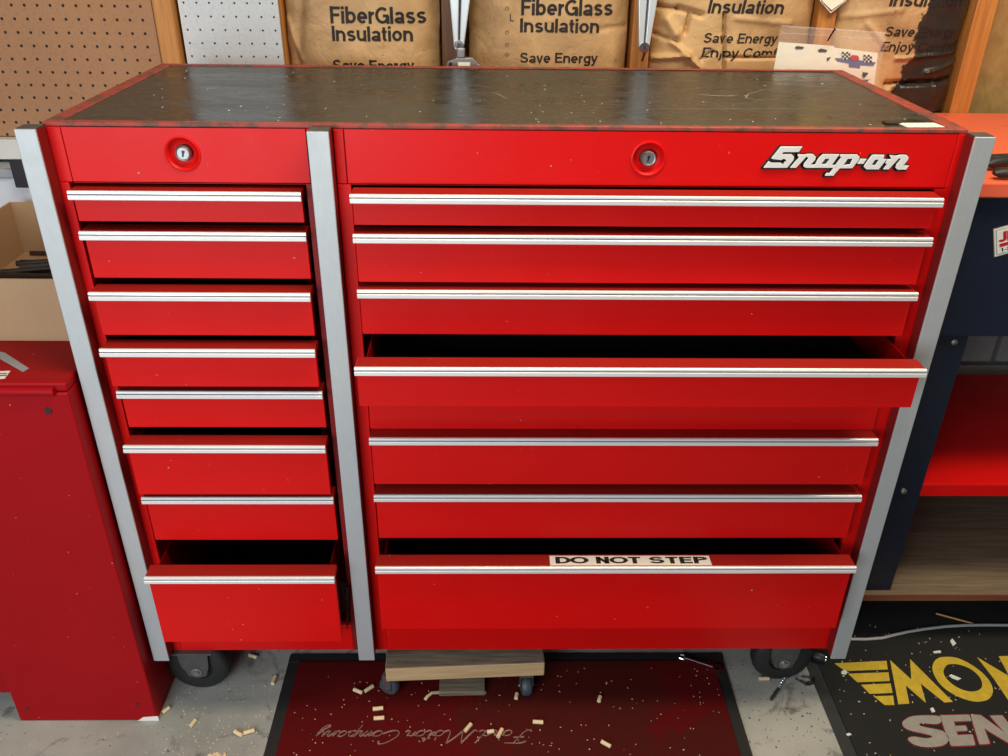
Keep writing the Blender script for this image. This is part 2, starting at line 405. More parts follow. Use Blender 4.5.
for x0, x1, y0, mt, lb in studs:
    o = obj('wall_stud', B(x0, x1, y0, .799, .935, 2.6), mt, None, .002)
    tag(o, lb, 'stud', 'studs of the back wall')
# pegboards
obj_ = obj('brown_pegboard', B(-1.9, -.7015, .648, .654, 1.0, 2.2), PEGB); tag(obj_, 'brown perforated hardboard panel at upper left above the cardboard box', 'pegboard')
obj_ = obj('white_pegboard', B(-.655, -.4555, .668, .674, 1.0, 2.2), PEGW); tag(obj_, 'white painted pegboard strip between orange stud and paper bags', 'pegboard')
obj_ = obj('ledge_board', B(-1.9, -.74, .62, .647, .957, .999), WHITEP, None, .002); tag(obj_, 'white painted board with a knot running under the brown pegboard', 'board')

# ------------------------------------------------------------------ insulation bags
def bag_fn(x0, x1, seed, folds=()):
    xc, hw = (x0+x1)/2, (x1-x0)/2
    def f(x, z):
        u = max(-1, min(1, (x-xc)/hw))
        y = .712 - .040*(1-abs(u)**5) - .004*math.cos(u*2)
        p = V((x*9+seed*7, z*9, seed)); y += .0065*noise.noise(p) + .0035*noise.noise(p*2.3+V((3, 1, 0)))
        for (ax, az, bx, bz, w_, h_) in folds:
            a = V((ax, az)); b = V((bx, bz)); q = V((x, z)); d = b-a
            t = max(0, min(1, (q-a).dot(d)/d.length_squared)); dd = (q-(a+d*t)).length
            y += h_*math.exp(-(dd/w_)**2)
        return y
    return f
def make_bag(x0, x1, mat, seed, label, folds, z0=1.060, z1=1.62):
    root = empty('insulation_bag', ((x0+x1)/2, .70, z0)); tag(root, label, 'insulation bag', 'fiberglass insulation bags between the studs')
    f = bag_fn(x0, x1, seed, folds); bm = bmesh.new(); nx, nz = 130, 200; g = []
    for j in range(nz+1):
        z = z0+(z1-z0)*j/nz; row = []
        for i in range(nx+1):
            x = x0+(x1-x0)*i/nx
            wob = .004*noise.noise(V((0, z*14, seed)))*(1 if i in (0, nx) else .5)
            row.append(bm.verts.new((x+wob, f(x, z), z)))
        g.append(row)
    for j in range(nz):
        for i in range(nx): bm.faces.new((g[j][i], g[j][i+1], g[j+1][i+1], g[j+1][i]))
    for col in (0, nx):       # side skirts back to the sheathing
        bk = [bm.verts.new((g[j][col].co.x, .79, g[j][col].co.z)) for j in range(nz+1)]
        for j in range(nz): bm.faces.new((g[j][col], g[j+1][col], bk[j+1], bk[j]))
    keep(obj('paper_face', bm, mat, root, smooth=True))
    return root, f
def bag_text(root, f, s, u0, v0, u1, v1, off=.012, shear=0, mat=None, ysurf=.672):
    """u0,v0 = left end of the baseline; u1 = right end; v1 = top of the capitals (photo pixels)"""
    a = at(u0, v0, 1, ysurf); b = at(u1, v0+(u1-u0)*.004, 1, ysurf); c = at(u0, v1, 1, ysurf)
    h = c.z-a.z; wd = b.x-a.x
    M = Matrix(((1, 0, 0, a.x), (0, 0, -1, 0), (0, 1, 0, a.z), (0, 0, 0, 1)))
    bm = textbm(s, M, wd, h, off, shear, sub=3, fn=lambda p: V((p.x, f(p.x, p.z)-.0012, p.z)))
    keep(obj('lettering', bm, mat or BROWNINK, root))
def px(u, v): p = at(u, v, 1, .672); return p.x, p.z
b1, f1 = make_bag(-.4515, -.134, KRAFT, 1, 'leftmost brown paper insulation bag, beside the white pegboard', [(*px(300, 0), *px(296, 62), .010, .010), (*px(284, 20), *px(300, 60), .006, -.006)])
bag_text(b1, f1, 'FiberGlass', 331, 23, 426, 6, .016)
bag_text(b1, f1, 'Insulation', 333, 40.5, 413, 25.5, .016)
bag_text(b1, f1, 'Save Energy', 334, 70, 414, 59, .012)
b2, f2 = make_bag(-.072, .260, KRAFT, 2, 'second brown paper insulation bag from left, between the two hanging metal bars', [(*px(600, 30), *px(628, 28), .006, .004)])
bag_text(b2, f2, 'FiberGlass', 521, 15, 613, -1.5, .016)
bag_text(b2, f2, 'Insulation', 520, 32, 599, 18, .016)
bag_text(b2, f2, 'Save Energy', 520, 62, 597, 52, .012)
bag_text(b2, f2, 'Enjoy Comfort', 520, 76, 606, 66.5, .012)
bag_text(b2, f2, 'L', 510, 21, 514, 14, .0)
for v in (6, 30, 42, 52): bag_text(b2, f2, 'o', 505, v+4, 509, v-1, 0, mat=plain('faint_print_%d' % v, (.20, .12, .06), .7))
b3, f3 = make_bag(.312, .644, KRAFT, 3, 'crumpled brown paper insulation bag right of the right metal bar',
   [(*px(657, 8), *px(680, 9), .004, .012), (*px(680, 9), *px(702, 15), .005, .014), (*px(690, 16), *px(686, 33), .0035, .014), (*px(658, 36), *px(678, 43), .004, .009), (*px(724, 14), *px(723, 70), .0026, .014), (*px(655, 60), *px(688, 55), .006, -.010), (*px(672, 42), *px(700, 68), .006, -.010), (*px(668, 20), *px(676, 34), .010, -.012), (*px(724, 57), *px(775, 58), .003, .006), (*px(700, 60), *px(712, 52), .004, .006), (*px(735, 18), *px(790, 24), .006, -.004)])
bag_text(b3, f3, 'Insulation', 707, 13, 782, -1, .016, .12)
bag_text(b3, f3, 'Save Energy', 703, 42.5, 776, 32.5, .010, .12)
bag_text(b3, f3, 'Enjoy Comfort', 701, 57, 794, 47, .010, .12)
b4, f4 = make_bag(.694, .968, KRAFTS, 4, 'rightmost paper insulation bag with black tar stain over its right half',
   [(*px(895, 58), *px(972, 52), .004, -.006), (*px(886, 84), *px(970, 80), .006, .014), (*px(925, 72), *px(968, 62), .004, -.007), (*px(935, 80), *px(935, 96), .004, -.006), (*px(868, 25), *px(885, 45), .006, -.005), (*px(890, 90), *px(905, 80), .004, -.006), (*px(845, 18), *px(900, 10), .006, -.004)])
bag_text(b4, f4, 'Insulation', 888, 6, 964, -7, .016, .12)
bag_text(b4, f4, 'Save Energy', 883, 36, 957, 26, .010, .12)
bag_text(b4, f4, 'Enjoy Comfort', 879, 51, 963, 41, .010, .12)

# hanging folded metal bars with eye bolts (on the studs)
def hang_bar(u0, u1, u2, u3, vb, label):
    y = .655
    a, b_, c, d = at(u0, 0, 1, y), at(u1, 0, 1, y), at(u2, vb, 1, y), at(u3, vb, 1, y)
    root = empty('metal_bar', ((c.x+d.x)/2, y, c.z)); tag(root, label, 'metal bar', 'folded metal bars hanging on the studs')
    up = (a-c)/(a.z-c.z); up2 = (b_-d)/(b_.z-d.z); H = .24
    A, Bt = c+up*H, d+up2*H
    def strip(p, q, p2, q2, y0, y1, n):
        bm = bmesh.new(); vs = []
        for (s, yy) in ((p, y0), (q, y0), (q2, y0), (p2, y0)): vs.append(bm.verts.new((s.x, yy, s.z)))
        for (s, yy) in ((p, y1), (q, y1), (q2, y1), (p2, y1)): vs.append(bm.verts.new((s.x, yy, s.z)))
        for fc in ((0,1,2,3),(7,6,5,4),(0,4,5,1),(1,5,6,2),(2,6,7,3),(3,7,4,0)): bm.faces.new([vs[i] for i in fc])
        return bm
    m1, m2 = c.lerp(d, .42), A.lerp(Bt, .46); n1, n2 = c.lerp(d, .58), A.lerp(Bt, .56)
    keep(obj('metal_leaf', strip(c, m1, A, m2, y-.010, y+.012, 0), WBAR, root, .002))
    keep(obj('metal_leaf', strip(n1, d, n2, Bt, y-.010, y+.012, 0), WBAR, root, .002))
    bm = strip(m1, n1, m2, n2, y+.002, y+.012, 0); keep(obj('groove', bm, DSTEEL, root))
    e = c.lerp(d, .5); bm = bmesh.new()
    lathe(bm, [(.0045, -.004), (.0105, -.004), (.0105, .004), (.0045, .004), (.0045, -.004)], axis((e.x, y-.008, e.z+.002), (0, -1, 0)), 20)
    keep(obj('eye', bm, CHROME, root, smooth=True))
    bm = cyl(bmesh.new(), (e.x, y-.014, e.z+.002), (e.x, y+.02, e.z+.002), .0035, n=10); keep(obj('bolt', bm, DSTEEL, root))
    return root, e
WBAR = metalm('pale_blue_white_metal', (.70, .76, .80), .35, .35, (30, 30, 1))
hb, e1 = hang_bar(450, 470, 454, 464, 46, 'pale folded metal bar with eye, left one above the grey plate')
hb2, e2 = hang_bar(638, 656.5, 638.5, 648.5, 48, 'pale folded metal bar with eye, right one left of the crumpled bag')
bm = tube(bmesh.new(), [at(646, 50, 1, .650), at(644, 55, 1, .652), at(642, 61, 1, .655)], .0022)
tag(obj('nail', bm, BLACK, None, smooth=True), 'black bent nail below the eye of the right metal bar', 'nail')
# octagonal grey plate standing behind the chest
y = .575; P2 = [(444, 70), (448, 62), (457, 58), (472, 58), (480, 66), (482, 70)]
lp = [at(u, v, 1, y) for u, v in P2]; lo = [V((p.x, y, p.z)) for p in lp]
bm = prism(bmesh.new(), [[(p.x, p.z) for p in lo] + [(lo[-1].x+.003, 1.06), (lo[0].x-.003, 1.06)]], lambda q: V((q[0], y, q[1])), (0, .012, 0))
root = empty('bracket_plate', (lo[2].x, y, 1.06)); tag(root, 'grey eight-sided metal plate standing behind the chest under left bar', 'metal plate')
keep(obj('plate', bm, STEEL, root, .001))
h = at(450.5, 64, 1, y-.001); keep(obj('hole', cyl(bmesh.new(), (h.x, y-.001, h.z), (h.x, y+.004, h.z), .0035), BLACK, root))
a, b_ = at(458, 66, 1, y-.002), at(470, 62.5, 1, y-.002); keep(obj('paper_tag', B(a.x, b_.x, y-.002, y-.0004, a.z, b_.z), PAPER, root))
a = at(459, 58, 1, y); bm = B(a.x-.004, a.x+.012, y-.001, y+.01, a.z, a.z+.018); keep(obj('lug', bm, STEEL, root, .002))
# the plate and the bags behind the chest stand on a low shelf out of sight
tag(obj('rear_shelf', B(-.62, .64, .542, .655, 1.02, 1.059), STUD2, None, .002), 'narrow wooden shelf hidden behind the chest, below the grey plate', 'shelf')

# shield sign
def shield():
    y = .676; root = empty('shield_sign', (.66, y, 1.30)); tag(root, 'white and yellow shield sign with brown outline at top edge', 'sign')
    c = at(831, 12, 1, y); L_, R__ = at(817, -1, 1, y), at(848, -1, 1, y)
    cx = c.x; hw = (R__.x-L_.x)/2+.004
    def sh(k, y0, y1, mat, nm, lo=None):
        pts = [(-hw*k, .03+.15), (-hw*k, .05), (-hw*k*.72, .022), (0, .0+(1-k)*.04), (hw*k*.72, .022), (hw*k, .05), (hw*k, .18)]
        if lo is not None: pts = [(-hw*k, .172), (-hw*k, lo), (hw*k, lo), (hw*k, .172)]
        keep(obj(nm, prism(bmesh.new(), [pts], lambda q: V((cx+q[0], y0, c.z-.002+q[1])), (0, y1-y0, 0)), mat, root))
    sh(1, y, y+.003, PAPER, 'sign_face'); sh(.93, y-.0006, y, plain('brown_outline', (.12, .04, .02), .5), 'outline'); sh(.86, y-.0012, y-.0006, PAPER, 'inner_face')
    sh(.84, y-.0018, y-.0012, YEL2, 'yellow_panel', .031)
shield()
# plastic bag with two printed sheets, hung from a nail
def pbag():
    y = .600
    root = empty('plastic_bag', (.6, y, 1.16)); tag(root, 'clear plastic bag hanging by a nail behind the right rear corner', 'plastic bag')
    TL, TR, BL, BR = at(781, 25, 1, y), at(886, 32, 1, y), at(772, 84, 1, y), at(877, 88, 1, y)
    for sgn, nm in ((-1, 'front_film'), (1, 'rear_film')):
        bm = bmesh.new(); g = []
        for j in range(13):
            r_ = []
            for i in range(25):
                u, v = i/24, j/12; p = TL.lerp(TR, u).lerp(BL.lerp(BR, u), v)
                r_.append(bm.verts.new((p.x, y+sgn*(.004+.008*math.sin(math.pi*u)*v)+.003*noise.noise(V((u*6, v*5, sgn))), p.z)))
            g.append(r_)
        for j in range(12):
            for i in range(24): bm.faces.new((g[j][i], g[j][i+1], g[j+1][i+1], g[j+1][i]))
        keep(obj(nm, bm, CLEAR, root, smooth=True))
    z1 = [TL.lerp(TR, k/8)+V((0, -.007, -.001)) for k in range(9)]
    keep(obj('zip_seal', tube(bmesh.new(), z1, .0016, 6), CLEAR, root, smooth=True))
    z1 = [TL.lerp(BL, .12).lerp(TR.lerp(BR, .12), k/8)+V((0, -.007, 0)) for k in range(9)]
    keep(obj('zip_seal', tube(bmesh.new(), z1, .0010, 6), CLEAR, root, smooth=True))
    def quad(name, px4, yy, mat, par=None, th=.001):
        lp = [at(u, v, 1, yy) for u, v in px4]
        o = obj(name, prism(bmesh.new(), [[(p.x, p.z) for p in lp]], lambda q: V((q[0], yy, q[1])), (0, th, 0)), mat, par); return o
    s1 = quad('paper_sheet', [(779, 42), (834, 46), (834, 90), (770, 88)], .602, PAPER); tag(s1, 'plain cream sheet with two small black marks inside the plastic bag', 'paper sheet')
    for q in ([(795, 47.5), (797, 46), (804, 47), (803, 49), (796, 49)], [(818, 50), (821, 48.5), (827.5, 50), (826, 52), (819, 52)], [(827, 58), (831, 57), (829, 60), (827, 61.5)]):
        quad('printed_mark', q, .6006, INK, s1, .0008)
    s2 = quad('decal_sheet', [(833, 47.5), (878, 53), (873, 96), (833, 92)], .604, PAPER); tag(s2, 'cream decal sheet with crossed checkered flags inside the plastic bag', 'decal sheet')
    quad('blue_banner', [(835, 58), (846, 58.5), (876, 62.5), (873, 66), (860, 65), (860, 68), (849, 67), (849, 63.5), (837, 61)], .6028, BLUEL, s2, .0008)
    quad('red_emblem', [(850, 57), (852, 55), (858, 55.5), (859.5, 59), (856, 61), (851, 60)], .6018, REDL, s2, .0008)
    for (cx, cy, sg) in ((846.5, 55.5, 1), (868, 58.5, -1)):
        quad('flag_backing', [(cx-4.5, cy-3.5), (cx+4, cy-4), (cx+4.5, cy+3.5), (cx-3.5, cy+4)], .6022, WHITE, s2, .0006)
        k = 0
        for i in range(4):
            for j in range(4):
                if (i+j) % 2: continue
                quad('flag_check', [(cx-4.5+i*2.1, cy-3.8+j*1.9), (cx-2.4+i*2.1, cy-3.8+j*1.9), (cx-2.4+i*2.1, cy-1.9+j*1.9), (cx-4.5+i*2.1, cy-1.9+j*1.9)], .6014, INK, s2, .0006)
    quad('small_flag', [(863, 72), (868.5, 73), (864, 78), (862.5, 76)], .6018, INK, s2, .0006)
    quad('small_flag', [(861, 80), (869, 79.5), (866, 83), (861, 83)], .6018, BLUEL, s2, .0006)
    n = tube(bmesh.new(), [at(835, 29, 1, .575), at(831, 35, 1, .583), at(828, 40.5, 1, .592)], .0018, 6)
    o = obj('hanging_nail', n, BLACK, None, smooth=True); tag(o, 'slim black nail through the top of the plastic bag', 'nail')
pbag()

# ------------------------------------------------------------------ TOOL CHEST
chest = empty('tool_chest', (0, .25, 0)); tag(chest, 'large red two-bank roller tool chest with grey metal corner posts', 'tool chest')
def part(name, bm, mat, parent=chest, bevel=0, smooth=False, seg=2):
    o = obj(name, bm, mat, parent, bevel, smooth, seg)
    o.matrix_parent_inverse = (Matrix.Translation(chest.location).inverted()) if parent is chest else Matrix()
    return o
XL, XR, XC0, XC1 = -.655, .655, -.283, -.252     # inner faces of the posts
bm = bmesh.new()
box(bm, -.660, -.652, .031, .53, .132, 1.160); box(bm, .652, .660, .031, .53, .132, 1.160)
box(bm, -.652, .652, .522, .53, .132, 1.160); box(bm, -.652, .652, .031, .522, .132, .138)
box(bm, -.2715, -.2635, .040, .49, .139, 1.160)
part('case', bm, RED)
for x0, x1 in ((-.6545, -.6415), (-.2975, -.2835), (-.2515, -.2315), (.6325, .6545)): part('front_stile', B(x0, x1, .030, .040, .1325, 1.082), MAROON if abs(x0+.2975) < .001 else RED, bevel=.001)  # stile left of the centre post gets maroon to stand for its shadow
for x0, x1 in ((-.6415, -.2975), (-.2315, .6325)): part('kick_rail', B(x0, x1, .030, .040, .1325, .200), RED, bevel=.0015)
part('filler_panel', B(-.2290, .6300, .020, .034, .664, .790), RED, bevel=.001)
# lock panels with round openings
def lock_panel(x0, x1, lx, lz):
    z0, z1, y = 1.082, 1.1615, .030; bm = bmesh.new(); n = 32
    circ = [(lx+.0235*math.cos(2*math.pi*k/n), lz+.0235*math.sin(2*math.pi*k/n)) for k in range(n)]
    prism(bm, [[(x0, z0), (x1, z0), (x1, z1), (x0, z1)], circ], lambda q: V((q[0], y, q[1])), None)
    box(bm, x0, x1, y, y+.014, z0-.0005, z0+.0015)
    p = part('lock_panel', bm, RED)
    bm = lathe(bmesh.new(), [(.0262, .0000), (.0256, .0016), (.0238, .0022), (.0222, .0010), (.0205, -.0040), (.0165, -.0078), (.0125, -.0085), (.0125, -.012), (0, -.012)], axis((lx, y, lz), (0, -1, 0)), 40)
    part('lock_dish', bm, RED, p, smooth=True)
    bm = lathe(bmesh.new(), [(.0112, -.010), (.0112, -.001), (.0098, .0012), (.0088, .0008), (.0082, -.0006), (0, -.0006)], axis((lx, y, lz), (0, -1, 0)), 32)
    part('lock_cylinder', bm, STEEL, p, smooth=True)
    bm = bmesh.new(); box(bm, lx-.0010, lx+.0012, y-.0004, y+.003, lz-.0048, lz+.0010, Matrix.Translation((lx, 0, lz))@Matrix.Rotation(R(12), 4, 'Y')@Matrix.Translation((-lx, 0, -lz)))
    cyl(bm, (lx+.0006, y+.002, lz+.0022), (lx+.0006, y-.0004, lz+.0022), .0022, n=12); part('keyhole', bm, BLACK, p)
    return p
lpL = lock_panel(-.634, -.2905, -.469, 1.125); lpR = lock_panel(-.2355, .6460, .202, 1.123)
for x0, x1 in ((-.6545, -.6352), (-.2893, -.2835), (-.2515, -.2367), (.6472, .6545)): part('upper_stile', B(x0, x1, .030, .040, 1.0825, 1.1615), RED, bevel=.0012)
# posts
for x0, x1 in ((-.685, -.655), (-.283, -.252), (.655, .685)):
    p = part('corner_post', B(x0, x1, 0, .0040, .135, 1.1645), ALU, bevel=.0012, seg=3)
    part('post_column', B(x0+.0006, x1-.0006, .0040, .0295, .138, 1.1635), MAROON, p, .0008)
    part('post_cap', B(x0+.001, x1-.001, .0042, .029, 1.1637, 1.1652), GREYPAINT, p, .0005)
# top: raised rim round a black mat
mi = [at(56, 120.5, 2, 1.172), at(951, 128.5, 2, 1.172), at(833, 71, 2, 1.172), at(176, 65.5, 2, 1.172)]
xo, yf, yb_ = .660, .0305, .533
xi0, xi1 = -.637, .635; yi0, yi1 = .043, .515
bm = bmesh.new()
box(bm, -xo, xo, yf, yi0, 1.1618, 1.1685); box(bm, -xo, xo, yi1, yb_, 1.1618, 1.1685)
box(bm, -xo, xi0, yi0, yi1, 1.1618, 1.1685); box(bm, xi1, xo, yi0, yi1, 1.1618, 1.1685)
bmesh.ops.remove_doubles(bm, verts=bm.verts[:], dist=1e-5)
part('top_rim', bm, RED_T, bevel=.002, seg=3)
part('worktop_mat', B(xi0+.0005, xi1-.0005, yi0+.0005, yi1-.0005, 1.1620, 1.1668), TOPMAT)
# scratches on the mat
def scratch(pts, wd, mat=CHROMEW):
    P = [at(u, v, 2, 1.1670) for u, v in pts]; bm = bmesh.new(); prev = None
    for i, p in enumerate(P):
        d = (P[min(i+1, len(P)-1)]-P[max(0, i-1)]).normalized(); s = V((-d.y, d.x, 0))*wd*(.4 if i in (0, len(P)-1) else 1)
        cur = (bm.verts.new(p-s), bm.verts.new(p+s))
        if prev: bm.faces.new((prev[0], cur[0], cur[1], prev[1]))
        prev = cur
    part('scratch', bm, SCR)
SCR = plain('pale_scratch', (.30, .27, .22), .6, var=.5, scale=200)
scratch([(698, 94), (712, 95.5), (728, 96), (737, 95)], .0022)
scratch([(780, 88), (762, 90), (748, 94), (746, 98), (758, 100), (768, 99)], .0009)
scratch([(815, 92), (823, 91), (832, 89)], .0010)
scratch([(640, 108), (700, 109), (790, 108.5), (850, 109)], .0006)
scratch([(492, 92), (500, 95), (507, 99)], .0010); scratch([(474, 85), (484, 86)], .0014)
def flat_thing(name, pts, z, th, mat, label, cat, group=None):
    o = obj(name, prism(bmesh.new(), [pts], lambda q: at(q[0], q[1], 2, z), (0, 0, th)), mat)
    return tag(o, label, cat, group)
flat_thing('white_label', [(897, 123.4), (934, 123.2), (945, 127.4), (908, 127.8)], 1.1669, .0008, WHITE, 'white strip of tape at the front right corner of worktop', 'tape')
flat_thing('black_scrap', [(882, 122), (888, 121.4), (896, 123), (902, 123.6), (897, 124.8), (886, 124.6)], 1.1669, .002, BLACK, 'small black scrap left of the white tape on worktop', 'scrap')

# drawers
PULLP = [(.0045, -.0062), (-.0006, -.0062), (-.0022, -.0050), (-.0024, .0005), (-.0016, .0014), (-.0004, .0018), (-.0003, .0030), (-.0010, .0036), (-.0006, .0064), (.0010, .0074), (.0045, .0068)]
def drawer(x0, x1, y, zt, zb, depth=.43):
    """y = front of the pull, zt = pull height, zb = lower edge of the front"""
    bm = bmesh.new(); yf_ = y+.0115
    box(bm, x0+.001, x1-.001, yf_, yf_+.010, zb, zt+.002)
    # folded flange: slopes back from the pull
    vs = [bm.verts.new((x, yy, zz)) for x in (x0, x1) for yy, zz in ((y+.0011, zt+.0066), (y+.034, zt+.0076), (y+.034, zt-.004), (y+.0115, zt-.006), (y+.0005, zt-.0055))]
    for f in ((0, 1, 2, 3, 4), (9, 8, 7, 6, 5)): bm.faces.new([vs[i] for i in f])
    for i in range(5):
        j = (i+1) % 5; bm.faces.new((vs[i], vs[j], vs[5+j], vs[5+i]))
    # tray walls
    h = zt+.004; xa, xb = x0+.012, x1-.012
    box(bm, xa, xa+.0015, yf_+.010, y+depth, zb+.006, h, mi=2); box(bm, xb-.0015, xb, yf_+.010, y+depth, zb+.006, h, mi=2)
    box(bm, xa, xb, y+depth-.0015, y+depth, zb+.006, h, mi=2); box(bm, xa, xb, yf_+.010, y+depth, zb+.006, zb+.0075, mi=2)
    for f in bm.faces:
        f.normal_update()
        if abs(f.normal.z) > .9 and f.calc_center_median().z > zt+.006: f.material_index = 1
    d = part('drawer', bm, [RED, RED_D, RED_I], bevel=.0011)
    bm = bmesh.new(); L1 = [bm.verts.new((x0-.0005, y+a, zt+b)) for a, b in PULLP]; L2 = [bm.verts.new((x1+.0005, y+a, zt+b)) for a, b in PULLP]
    n = len(PULLP)
    for i in range(n): bm.faces.new((L1[i], L1[(i+1) % n], L2[(i+1) % n], L2[i])).material_index = 1 if i in (4, 5, 6) else 0
    bm.faces.new(L1[::-1]); bm.faces.new(L2)
    part('drawer_pull', bm, [TRIM, PULLG], d, 0)
    part('drawer_liner', B(xa+.003, xb-.003, yf_+.012, y+depth-.003, zb+.008, zb+.011), LINER, d)
    return d
LD = [(.010, 1.068, 1.026), (.015, 1.005, .934), (-.001, .914, .844), (-.010, .822, .756), (.011, .734, .665), (-.010, .641, .540), (.009, .520, .423), (-.050, .389, .227)]
RD = [(-.0105, 1.072, 1.030), (-.010, 1.012, .940), (-.010, .924, .852), (-.090, .834, .768), (-.008, .656, .561), (-.004, .535, .438), (-.049, .411, .258)]
for y, zt, zb in LD: d8 = drawer(-.6366, -.3024, y, zt, zb)
for i, (y, zt, zb) in enumerate(RD):
    dd = drawer(-.2275, .6276, y, zt, zb)
    if i == 6: d7 = dd
# DO NOT STEP sticker on the flange of the bottom right drawer
a, b_ = at(550, 562, 2, .4195), at(711, 562, 2, .4195)
part('warning_sticker', B(a.x, b_.x, -.0435, -.0190, .4183, .4192), PAPER, d7)
M = Matrix(((1, 0, 0, a.x+.010), (0, 1, 0, -.0400), (0, 0, 1, .4194), (0, 0, 0, 1)))
part('sticker_lettering', textbm('DO NOT STEP', M, b_.x-a.x-.018, .0180, .027), INK, d7)
# badge
SA = lambda p: at(760+p[0]/12.6, 140+p[1]/12.6, 1, .026); SB = lambda p: at(836+p[0]/12.6, 140+p[1]/12.6, 1, .026)
GL = [(SA, [[(265, 86), (537, 86), (490, 154), (300, 154), (275, 180), (400, 180), (432, 212), (425, 250), (345, 352), (46, 352), (112, 268), (150, 290), (265, 288), (285, 305), (310, 300), (302, 282), (335, 268), (325, 246), (295, 240), (270, 255), (155, 240), (146, 232)]]),
 (SA, [[(478, 180), (560, 186), (600, 178), (670, 178), (706, 212), (695, 255), (640, 312), (720, 312), (700, 352), (575, 352), (548, 330), (560, 298), (615, 228), (585, 212), (455, 352), (380, 352), (500, 215), (478, 212)]]),
 (SA, [[(790, 182), (1003, 182), (905, 318), (975, 318), (950, 352), (705, 352), (690, 330), (735, 240)], [(825, 238), (882, 238), (835, 305), (772, 305)]]),
 (SB, [[(55, 185), (270, 185), (300, 215), (290, 252), (205, 358), (50, 358), (0, 410), (-30, 452), (-138, 452), (-118, 418), (-75, 418), (40, 258), (75, 215), (52, 212)], [(150, 240), (215, 235), (180, 310), (95, 318)]]),
 (SB, [[(315, 240), (388, 240), (345, 302), (270, 302)]]),
 (SB, [[(460, 190), (612, 190), (598, 240), (640, 245), (540, 372), (385, 372), (352, 340), (375, 300)], [(495, 250), (545, 250), (500, 318), (450, 318)]]),
 (SB, [[(675, 192), (760, 203), (810, 190), (890, 190), (918, 220), (905, 255), (850, 325), (920, 325), (885, 375), (775, 375), (752, 350), (765, 312), (825, 238), (795, 232), (665, 372), (598, 372), (650, 300), (625, 300), (650, 245), (690, 245), (700, 240)]])]
silver, dark = bmesh.new(), bmesh.new()
for T, lps in GL:
    prism(silver, lps, T, (0, .0025, 0))
    T2 = lambda q, T=T: T(q)+V((-.0012, .0028, -.0008))
    prism(dark, [lps[0]], T2, (0, .0010, 0)); outline(dark, lps[0], T2, .0024, (0, .0010, 0))
bd = part('badge', dark, INK, chest); part('badge_lettering', silver, BADGE, bd, .0004)
# casters
def caster(cx, cy, face):
    """wheel axle along y for the swung front casters (face='y'), along x for the rigid rear ones"""
    d = V((0, -1, 0)) if face == 'y' else V((1, 0, 0)); r = .0625
    p = part('caster', B(cx-.045, cx+.045, cy-.045, cy+.045, .1275, .1318), GREYPAINT, bevel=.001)
    c = V((cx, cy, r)); M = axis(c, d)
    bm = lathe(bmesh.new(), [(.030, -.018), (.052, -.019), (.059, -.015), (r, -.008), (r, .008), (.059, .015), (.052, .019), (.030, .018), (.028, .012), (.010, .012), (.010, -.012), (.028, -.012), (.030, -.018)], M, 40)
    part('caster_wheel', bm, RUBBER, p, smooth=True)
    side = d.cross(V((0, 0, 1)))
    for s in (-1, 1):
        bm = bmesh.new(); o = d*(.0235*s); w2 = .0015
        prof = [(-.030, .1275), (.034, .1275), (.030, .078), (.018, .050), (0, .043), (-.018, .050), (-.026, .075)]
        prism(bm, [prof], lambda q, o=o: V((cx, cy, 0))+o+side*q[0]+V((0, 0, q[1])), d*w2*2)
        part('fork_plate', bm, GREYPAINT, p, .0008)
    bm = lathe(bmesh.new(), [(0, -.030), (.006, -.030), (.006, -.0265), (.011, -.0262), (.011, .0290), (.0065, .0295), (.0065, .033), (0, .033)], M, 12)
    part('axle_bolt', bm, STEEL, p)
c1 = at(204, 686.5, 2, 0); c2 = at(777, 678, 2, 0)
caster(c1.x, c1.y+.010, 'y'); caster(c2.x, c2.y+.010, 'y'); caster(-.58, .43, 'x'); caster(.58, .43, 'x')
# torn black strip hanging at the right side of the open left bottom drawer
bm = bmesh.new()
for (u, v0, v1, w_) in ((340, 596, 622, .006), (344, 600, 640, .004)):
    t, b2_ = at(u, v0, 1, -.020), at(u+1.5, v1, 1, -.015); lo_ = [(t.x-w_, t.z), (t.x+w_, t.z), (b2_.x+.001, b2_.z), (b2_.x-.001, b2_.z)]
    prism(bm, [lo_], lambda q: V((q[0], .012, q[1])), (0, .002, 0))
part('slide_strip', bm, BLACK)

# faint tools lying in the open drawer
for k, (x0, x1, yy, lb) in enumerate(((.02, .20, -.030, 'dark steel wrench lying leftmost in the open right drawer'), (.24, .40, -.018, 'dark steel wrench lying in middle of the open right drawer'), (.44, .60, -.028, 'dark steel wrench lying at right end of the open right drawer'))):
    bm = cyl(bmesh.new(), (x0, yy, .7845), (x1, yy+.012, .7845), .005, n=8); cyl(bm, (x0-.012, yy, .780), (x0-.012, yy, .789), .014, n=14); cyl(bm, (x1+.01, yy+.012, .780), (x1+.01, yy+.012, .789), .012, n=6)
    tag(obj('wrench', bm, DSTEEL, None, .0008), lb, 'wrench', 'wrenches in the open drawer')

